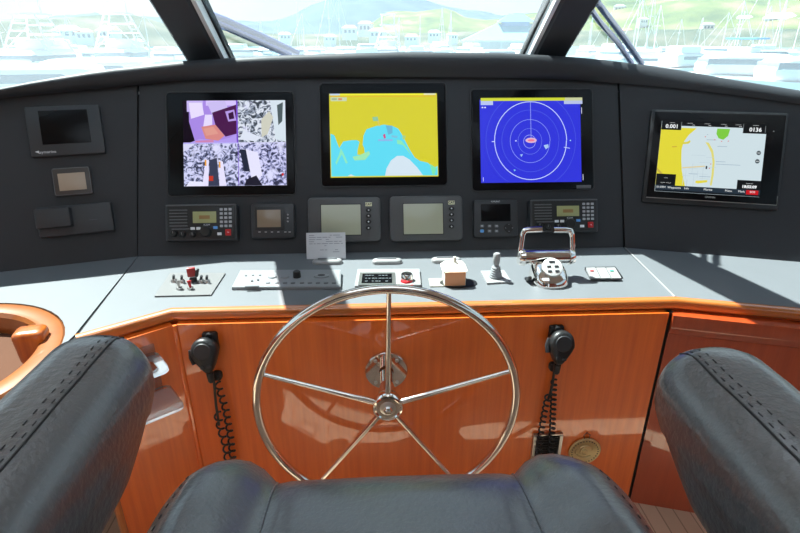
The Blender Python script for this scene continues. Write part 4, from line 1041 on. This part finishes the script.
# armrests
def arm(side):
    # side -1: x inner -.246 ; top seam -.267 ; outer -.335 ; tip y .505
    if side < 0: xi, xo, ytip = -.240, -.338, .512
    else: xi, xo, ytip = .282, .384, .458
    xc = (xi+xo)/2; hx = abs(xi-xo)/2; hy = .34; top = .988
    hz = .075
    def fn(p):
        w = Vector(p)
        yy = w.y/hy
        z = w.z
        # crown the top, pull the inner edge down a bit
        inner = (w.x*(-side))/hx        # +1 inner
        q = Vector((xc+w.x, ytip-hy+w.y, top-hz+z))
        if z > 0: q.z += (.004-.010*max(0, inner)**2) + lnoise(q, 30, .0012) + .0012*math.sin(q.y*210+q.x*60)*max(0, inner-.1)*max(0, z/hz)**2
        # front profile: lower part slants back
        t = max(0, (hz*.35 - z)/(1.35*hz)); fr = max(0, (yy-.1)/.9)
        q.y -= .13*t**1.25*fr
        q.x += side*.014*t
        # bulge of the side pad
        q.x += -side*.006*max(0, inner)**4*math.cos(z/hz*1.4)
        # round the front tip in plan, more on the outer side
        if yy > .6: q.y -= .030*max(0, -inner)**2*(yy-.6)/.4
        return q
    o = obj('armrest', softbox(hx, hy, hz, .036, 24, fn), LEATHER_CHAIR, ch, smooth=80)
    bpy.context.view_layer.update()
    # seam along the inner top edge plus double stitching
    xs = -.267 if side < 0 else .305
    def sz(x, y):
        hit, l, n, i = o.ray_cast(Vector((x, y, 1.3)), Vector((0, 0, -1))); return l.z if hit else None
    pts = []; st1 = []; st2 = []
    for i in range(46):
        y = -.12+(ytip-.012+.12)*i/45
        z = sz(xs, y)
        if z is not None and z > .93: pts.append((xs, y, z+.0006))
        for lst, dx in ((st1, .004), (st2, .011)):
            z2 = sz(xs+side*dx, y)
            if z2 is not None and z2 > .95 and i % 1 == 0: lst.append((xs+side*dx, y, z2+.0004))
    # carry the seam down the front face
    b = NB(); tube(b, pts, .0011, n=6); obj('seam', b, mat('seam dark', (.012, .012, .013), rough=.6), o)
    for lst in (st1, st2):
        b = NB(); P_ = [Vector(p) for p in lst]
        for a, c in zip(P_, P_[1:]):
            d = (c-a).normalized(); tube(b, [a, a+d*.005], .0006, n=5)
        obj('stitching', b, THREAD, o)
    # lower arm panel
    b = NB(); x0, x1 = sorted((xc-hx*.75+side*.012, xc+hx*.75+side*.012))
    q0 = [(x0, -.12, .60), (x1, -.12, .60), (x1, ytip-.22, .60), (x0, ytip-.22, .60)]; q1 = [(x0, -.12, .86), (x1, -.12, .86), (x1, ytip-.12, .86), (x0, ytip-.12, .86)]
    hexa(b, q0, q1); bmesh.ops.bevel(b, geom=b.edges[:], offset=.012, segments=3, affect='EDGES'); obj('arm_panel', b, LEATHER_CHAIR, ch)
arm(-1); arm(1)
b = softbox(.24, .06, .26, .05, 12); obj('backrest', b, LEATHER_CHAIR, ch, M=T(CXC, -.24, 1.0) @ RX(R(8)))
b = NB(); box(b, -.20, .24, -.05, .42, .655, .675); obj('seat_frame', b, BLACK, ch)
b = NB(); lathe(b, [(.16, 0), (.16, .012), (.06, .03), (.05, .05), (.05, .66)], n=32, x=CXC, y=.18); obj('pedestal', b, CHROME, ch)

# ------------------------------------------------------------------ wipers outside the glass
def onglass(px, py, i, j, off):
    a, b_, c = Vector(base_poly[i]), Vector(base_poly[j]), Vector(top_poly[i]); n = (b_-a).cross(c-a).normalized()
    if n.y < 0: n = -n
    return onplane(px, py, a+n*off, n)
def wiper(label, arms, i, j, lbl2=None):
    t = thing('windshield_wiper', label, 'wiper')
    for k, (pts, w, nm) in enumerate(arms):
        P_ = [onglass(x, y, i, j, .035) for x, y in pts]
        b = NB(); tube(b, P_, w, n=8); obj(nm, b, WIPER, t)
wiper('blue-grey wiper with two parallel arms outside the pane above the chart plotter', [([(590, -10), (597, 2), (622, 35), (642, 64)], .0095, 'arm'), ([(578, -10), (598, 20), (618, 43), (632, 64)], .0085, 'arm')], 5, 6)
wiper('broad blue wiper folded low across the middle windshield pane', [([(205, 17), (222, 25), (258, 41), (290, 55)], .012, 'arm'), ([(205, 12), (226, 20), (262, 36), (298, 53)], .010, 'arm')], 3, 4)

# ------------------------------------------------------------------ outside: sea, hills, marina
SEA = -3.7
def hillmat(name, c1, c2, c3, sc):
    m = mat(name, c1, rough=.95, spec=.1); nt = m.node_tree; b = nt.nodes['Principled BSDF']
    tc = nt.nodes.new('ShaderNodeTexCoord'); n = nt.nodes.new('ShaderNodeTexNoise'); n.inputs['Scale'].default_value = sc; n.inputs['Detail'].default_value = 6
    nt.links.new(tc.outputs['Object'], n.inputs['Vector']); r = nt.nodes.new('ShaderNodeValToRGB'); e = r.color_ramp.elements
    e[0].position = .35; e[0].color = (*c1, 1); e[1].position = .65; e[1].color = (*c3, 1); x = e.new(.5); x.color = (*c2, 1)
    nt.links.new(n.outputs['Fac'], r.inputs[0]); nt.links.new(r.outputs[0], b.inputs['Base Color']); return m
def hill(name, dist, prof, depth, m, rough=2.0, seed=0, nx=90, ny=16):
    """ridge: prof = [(px, py_top)], front foot at dist, ridge at dist+depth"""
    b = NB(); rows = []
    x0, x1 = prof[0][0], prof[-1][0]; xs = [p[0] for p in prof]; ys = [p[1] for p in prof]
    for i in range(nx+1):
        px = x0+(x1-x0)*i/nx; py = interp(xs, ys, px)
        D2 = dist+depth; pr = far(px, D2); dr = ray(px, py); k = math.hypot(dr.x, dr.y); zt = H+dr.z/k*D2
        col = []
        for j in range(ny+1):
            t = j/ny; p = far(px, dist+depth*t)
            z = SEA-1+(zt-SEA+1)*(math.sin(min(1, t)*math.pi/2)**.9)
            z += (noise.noise(Vector((p.x*.02+seed, p.y*.02, 0)))*rough*3+noise.noise(Vector((p.x*.09, p.y*.09+seed, 0)))*rough)*math.sin(t*math.pi)*.6
            col.append((p.x, p.y, z))
        p = far(px, dist+depth*1.8); col.append((p.x, p.y, SEA-5))
        rows.append(col)
    loft(b, rows, closed=False, cap0=False, cap1=False); return struct(obj(name, b, m, smooth=60))
b = NB(); box(b, -1500, 1500, 12, 2200, SEA-2, SEA); struct(obj('water', b, mat('harbour water', (.10, .22, .25), rough=.25, bump=(.6, .4, .3)), smooth=0))
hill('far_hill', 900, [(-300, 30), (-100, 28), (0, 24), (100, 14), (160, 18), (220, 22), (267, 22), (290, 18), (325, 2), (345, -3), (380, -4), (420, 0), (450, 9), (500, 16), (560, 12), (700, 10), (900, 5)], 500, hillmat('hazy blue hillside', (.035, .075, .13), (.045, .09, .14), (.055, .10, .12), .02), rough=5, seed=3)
hill('near_hill', 420, [(350, 37), (372, 25), (385, 14), (400, 11), (420, 13), (448, 11), (460, 18), (476, 21), (505, 19), (540, 12), (575, 2), (610, -8), (680, -22), (760, -30), (900, -40), (1200, -20)], 300, hillmat('green hillside', (.03, .065, .025), (.09, .125, .04), (.17, .17, .085), .035), rough=4, seed=8)
hill('shore_bank', 380, [(-300, 22), (-50, 22), (10, 21), (60, 18), (100, 15), (135, 14), (175, 26), (260, 33), (330, 34), (420, 33), (600, 30), (1000, 28)], 60, hillmat('leafy shore', (.03, .055, .035), (.065, .085, .055), (.13, .12, .09), .05), rough=2, seed=13)

def hullbm(L, W, Hh, b=None, rake=.25):
    b = b or NB(); rings = []
    for t in [i/12 for i in range(13)]:
        y = -L/2+L*t; w = W/2*(1-max(0, (t-.45)/.55)**2.2)+.02; h = Hh*(1+.25*t*t)
        ext = rake*Hh*1.2*max(0, t-.8)*5
        rings.append([(-w, y+ext*.9, h), (-w*.82, y+ext*.3, h*.25), (-w*.5, y, -.3), (w*.5, y, -.3), (w*.82, y+ext*.3, h*.25), (w, y+ext*.9, h)])
    return loft(b, rings)
def sailboat(px, dist, mast=14, L=11, rz=0, label='', cover=None, grp=None):
    p = far(px, dist, SEA); t = thing('sailboat', label, 'sailboat', T(*p) @ RZ(rz), grp)
    obj('hull', hullbm(L, L*.3, L*.11), GELCOAT, t)
    b = softbox(L*.10, L*.22, .35, .2, 5); obj('cabin', b, GELCOAT, t, M=T(0, 0, L*.12+.2))
    lean = 0
    b = NB(); tube(b, [(0, L*.06, L*.1), (0, L*.06, mast)], [.11, .07], n=6); tube(b, [(-L*.08, L*.06, mast*.62), (L*.08, L*.06, mast*.62)], .04, n=5); obj('mast', b, GELCOAT, t)
    b = NB(); tube(b, [(0, L*.05, L*.1+1.2), (0, -L*.36, L*.1+1.1)], .16, n=6); obj('boom', b, cover or GELCOAT, t)
    b = NB(); tube(b, [(0, L*.06, mast), (0, L*.5, L*.13)], .05, n=4); tube(b, [(0, L*.06, mast), (0, -L*.5, L*.12)], .03, n=4); obj('stay', b, GELCOAT, t)
    return t
rnd = random.Random(21)
SG = 'sailboats moored in the marina'
for i, (px, d, m_) in enumerate(((632, 170, 17), (640, 150, 14), (646, 185, 18), (657, 160, 13), (677, 210, 11), (721, 190, 12), (733, 150, 13), (741, 180, 12), (757, 140, 19), (762, 200, 14), (590, 180, 15), (606, 200, 13),
                                 (332, 150, 16), (338, 190, 18), (306, 170, 12), (300, 220, 18), (441, 220, 16), (450, 180, 13), (420, 240, 14), (400, 200, 12), (262, 220, 12), (280, 260, 12), (72, 150, 10), (150, 190, 12), (3, 140, 10), (778, 165, 15), (796, 200, 17), (700, 230, 12))):
    sailboat(px, d, m_*.96, 9+rnd.random()*3, rnd.random()*6.28, 'white sailboat with a bare mast moored in the harbour', rnd.choice([None, None, BLUEC, GELCOAT]), SG)
def cruiser(px, dist, L, rz, label, tower=0, stripe=None, canvas=None, grp=None, fly=True):
    p = far(px, dist, SEA); t = thing('motor_yacht', label, 'boat', T(*p) @ RZ(rz), grp)
    W = L*.30; hh = L*.13
    obj('hull', hullbm(L, W, hh), GELCOAT, t)
    if stripe: b = NB(); rings_ = None; hullbm(L*1.002, W*1.01, hh*.78, b); obj('hull_stripe', b, stripe, t)
    b = softbox(W*.36, L*.22, hh*.42, hh*.2, 7, lambda q: Vector((q.x, q.y-max(0, q.z)*.8*(1 if q.y > 0 else 0), q.z))); obj('cabin', b, GELCOAT, t, M=T(0, 0, hh*1.5))
    b = softbox(W*.365, L*.19, hh*.16, hh*.1, 6); obj('cabin_windows', b, PALEGLASS, t, M=T(0, .02*L, hh*1.62))
    if fly: b = softbox(W*.28, L*.12, hh*.25, hh*.12, 5); obj('flybridge', b, GELCOAT, t, M=T(0, -L*.05, hh*2.1))
    if canvas: b = softbox(W*.33, L*.16, hh*.07, hh*.05, 4); obj('canopy', b, canvas, t, M=T(0, -L*.06, hh*2.9)); b = NB(); [tube(b, [(x, y, hh*1.6), (x, y, hh*2.9)], .05, n=5) for x in (-W*.28, W*.28) for y in (-L*.18, L*.06)]; obj('canopy_poles', b, GELCOAT, t)
    if tower:
        b = NB(); z0, z1 = hh*1.8, hh*1.8+tower
        for sx_ in (-1, 1):
            for sy_ in (-1, 1):
                tube(b, [(sx_*W*.46, sy_*L*.10, z0), (sx_*W*.20, sy_*L*.045, z1)], .085, n=6)
            for k in range(1, 5):
                f = k/5; w_ = .46-.26*f; tube(b, [(sx_*W*w_, -L*(.10-.055*f), z0+tower*f), (sx_*W*w_, L*(.10-.055*f), z0+tower*f)], .05, n=5)
            tube(b, [(sx_*W*.46, L*.10, z0), (0, L*.05, z0+tower*.7)], .05, n=5)
            tube(b, [(sx_*W*.2, 0, z0), (sx_*W*.36, 0, z0+tower*.42)], .05, n=5)
        for f in (.25, .5, .75):
            w_ = .46-.26*f; tube(b, [(-W*w_, -L*(.10-.055*f), z0+tower*f), (W*w_, -L*(.10-.055*f), z0+tower*f)], .06, n=5)
        obj('tower_frame', b, GELCOAT, t)
        b = NB(); slab(b, W*.55, L*.14, z1, z1+.18, r=.2, ch=.04); slab(b, W*.5, L*.12, z1+1.5, z1+1.62, r=.2, ch=.03)
        for sx_ in (-1, 1): tube(b, [(sx_*W*.22, 0, z1), (sx_*W*.2, 0, z1+1.5)], .07, n=5)
        obj('tower_platform', b, GELCOAT, t)
    return t
cruiser(36, 60, 16, R(172), 'white fishing boat with a tall tower nearer the edge of the view', tower=3.0)
cruiser(121, 66, 16, R(184), 'white fishing boat with a tall tower beside the dark pillar', tower=3.4)
cruiser(18, 34, 15, R(100), 'white boat with a blue stripe closest outside, low behind the brow', stripe=BLUEC, fly=False)
cruiser(90, 42, 15, R(95), 'long white motor boat lying below the two tower boats', fly=False)
cruiser(388, 90, 15, R(178), 'white boat with a tower seen through the middle pane', tower=3.2)
cruiser(748, 56, 15, R(75), 'long white motor yacht with a grey window band just above the brow', fly=False)
cruiser(822, 50, 15, R(80), 'white motor yacht at the outer end of the row beside the long white yacht', fly=False)
cruiser(742, 85, 13, R(20), 'white boat under a bright blue canvas canopy', canvas=BLUEC)
cruiser(470, 120, 13, R(30), 'white cabin cruiser moored in front of the blue-roofed boathouse')
for i, (px, d, rz) in enumerate(((618, 95, 15), (655, 80, 60), (690, 75, 110), (712, 95, 20), (770, 110, 70), (835, 90, 60), (630, 130, 40), (590, 120, 10), (670, 140, 80), (720, 130, 30), (240, 110, 80), (262, 130, 30), (290, 120, 100), (315, 140, 60), (345, 120, 20), (368, 170, 70), (420, 110, 80), (440, 150, 20), (166, 96, 60), (75, 95, 80), (130, 110, 40), (-12, 105, 70), (500, 100, 85), (520, 130, 20))):
    cruiser(px, d, 10+rnd.random()*4, R(rz+180), 'white motor boat in the crowded marina rows', fly=rnd.random() < .6, grp='motor boats crowding the marina')
# boathouse with blue hip roof
p = far(512, 190, SEA); bh = thing('boathouse', 'white waterside building with a broad pale blue hip roof', 'building', T(*p) @ RZ(R(-6)))
b = NB(); box(b, -11, 11, -4, 5, 0, 4.2); obj('wall', b, GELCOAT, bh)
b = NB(); loft(b, [[(-16, -6, 4.2), (16, -6, 4.2), (16, 7, 4.2), (-16, 7, 4.2)], [(-5, 0, 9.2), (7, 0, 9.2), (7, 1, 9.2), (-5, 1, 9.2)]]); obj('roof', b, mat('pale blue roof', (.14, .40, .48), rough=.6), bh, smooth=0)
b = NB(); box(b, -3.5, 5, -1, 2, 8.4, 9.6); loft(b, [[(-5, -2, 9.6), (6.5, -2, 9.6), (6.5, 3, 9.6), (-5, 3, 9.6)], [(-1.5, .4, 12), (3, .4, 12), (3, .6, 12), (-1.5, .6, 12)]]); obj('cupola', b, mat('blue cupola', (.10, .26, .42), rough=.6), bh, smooth=0)
b = NB(); box(b, -17, 17, -7, -6, 3.9, 4.3); [box(b, x-.15, x+.15, -6.8, -6.5, 0, 4) for x in range(-16, 17, 4)]; obj('veranda', b, GELCOAT, bh, smooth=0)
# houses on the hillside
ROOFS = [mat('terracotta roof', (.35, .14, .08), rough=.8), mat('grey roof', (.22, .25, .30), rough=.8), mat('white roof', (.6, .6, .6), rough=.7)]
def house(px, py, dist, w, h, ri, grp, lb):
    d_ = ray(px, py); k = math.hypot(d_.x, d_.y); p = far(px, dist); z = H+d_.z/k*dist
    t = thing('house', lb, 'house', T(p.x, p.y, z) @ RZ(R(rnd.uniform(-25, 25))), grp)
    w *= .62; h *= .8
    b = NB(); box(b, -w/2, w/2, -w*.3, w*.3, -3, h); obj('wall', b, GELCOAT, t, smooth=0)
    b = NB(); loft(b, [[(-w*.56, -w*.36, h), (w*.56, -w*.36, h), (w*.56, w*.36, h), (-w*.56, w*.36, h)], [(-w*.3, -.1, h+w*.2), (w*.3, -.1, h+w*.2), (w*.3, .1, h+w*.2), (-w*.3, .1, h+w*.2)]]); obj('roof', b, ROOFS[ri], t, smooth=0)
    b = NB()
    for i in range(3): box(b, -w*.36+i*w*.28, -w*.2+i*w*.28, -w*.305, -w*.3, h*.3, h*.75)
    obj('window_row', b, PALEGLASS, t, smooth=0)
for (px, py, d_, w, h, ri) in ((655, 5, 560, 16, 5, 2), (672, 3, 560, 14, 5, 1), (690, 9, 540, 15, 5, 1), (752, 9, 520, 20, 6, 1), (768, 12, 510, 16, 5, 0), (785, 6, 540, 18, 6, 2), (775, 24, 470, 30, 4, 2), (740, 24, 470, 18, 4, 2), (615, 12, 520, 14, 5, 1), (795, 18, 500, 16, 5, 1), (640, 24, 460, 10, 4, 2), (625, 36, 430, 14, 4, 0), (716, 2, 580, 14, 4, 2), (705, 30, 440, 12, 4, 1)):
    house(px, py, d_, w, h, ri, 'houses on the green hillside', 'white house standing on the green hillside')
for (px, py, d_, w, h, ri) in ((350, 35, 375, 15, 5, 0), (366, 32, 378, 14, 6, 0), (378, 38, 370, 16, 5, 0), (412, 42, 365, 13, 4, 0), (434, 38, 370, 12, 4, 2), (452, 40, 368, 10, 4, 0), (330, 42, 366, 12, 4, 0), (110, 38, 372, 18, 5, 0), (70, 38, 372, 20, 5, 2), (85, 40, 368, 14, 5, 0), (285, 40, 370, 12, 4, 0)):
    house(px, py, d_, w, h, ri, 'waterfront houses along the far shore', 'low house with coloured roof on the far shore')

# ------------------------------------------------------------------ light
SUN_DIR = Vector((.48, -.455, -1.0)).normalized()
sd = bpy.data.lights.new('sun', 'SUN'); sd.energy = 26; sd.angle = R(.7); sd.color = (1, .965, .91)
so = bpy.data.objects.new('sun', sd); COL.objects.link(so); so.rotation_euler = SUN_DIR.to_track_quat('-Z', 'Y').to_euler()
w = bpy.data.worlds.new('sky'); SC.world = w; w.use_nodes = True; nt = w.node_tree; bg = nt.nodes['Background']
tc = nt.nodes.new('ShaderNodeTexCoord'); sx_ = nt.nodes.new('ShaderNodeSeparateXYZ'); nt.links.new(tc.outputs['Generated'], sx_.inputs[0])
rp = nt.nodes.new('ShaderNodeValToRGB'); e = rp.color_ramp.elements
e[0].position = 0; e[0].color = (.86, .97, 1.0, 1); e[1].position = 1; e[1].color = (.36, .60, .95, 1); x = e.new(.25); x.color = (.66, .86, 1.0, 1)
nt.links.new(sx_.outputs['Z'], rp.inputs[0])
cn = nt.nodes.new('ShaderNodeTexNoise'); cn.inputs['Scale'].default_value = 3.0; cn.inputs['Detail'].default_value = 5
mpp = nt.nodes.new('ShaderNodeMapping'); mpp.inputs['Scale'].default_value = (1, 1, 3.5); nt.links.new(tc.outputs['Generated'], mpp.inputs[0]); nt.links.new(mpp.outputs[0], cn.inputs['Vector'])
cr_ = nt.nodes.new('ShaderNodeValToRGB'); cr_.color_ramp.elements[0].position = .48; cr_.color_ramp.elements[1].position = .66
nt.links.new(cn.outputs['Fac'], cr_.inputs[0])
mx = nt.nodes.new('ShaderNodeMix'); mx.data_type = 'RGBA'; mx.inputs[7].default_value = (1.0, 1.0, 1.0, 1)
nt.links.new(cr_.outputs[0], mx.inputs[0]); nt.links.new(rp.outputs[0], mx.inputs[6]); nt.links.new(mx.outputs[2], bg.inputs['Color'])
bg.inputs['Strength'].default_value = 1.05

SC.view_settings.view_transform = 'Standard'; SC.view_settings.look = 'None'; SC.view_settings.exposure = 0; SC.view_settings.gamma = 1; SC.view_settings.use_curve_mapping = False
SC.cycles.use_denoising = True
SC.cycles.max_bounces = 8; SC.cycles.diffuse_bounces = 4; SC.cycles.glossy_bounces = 4; SC.cycles.transparent_max_bounces = 16
SC.cycles.caustics_reflective = False; SC.cycles.caustics_refractive = False
SC.cycles.sample_clamp_indirect = 6
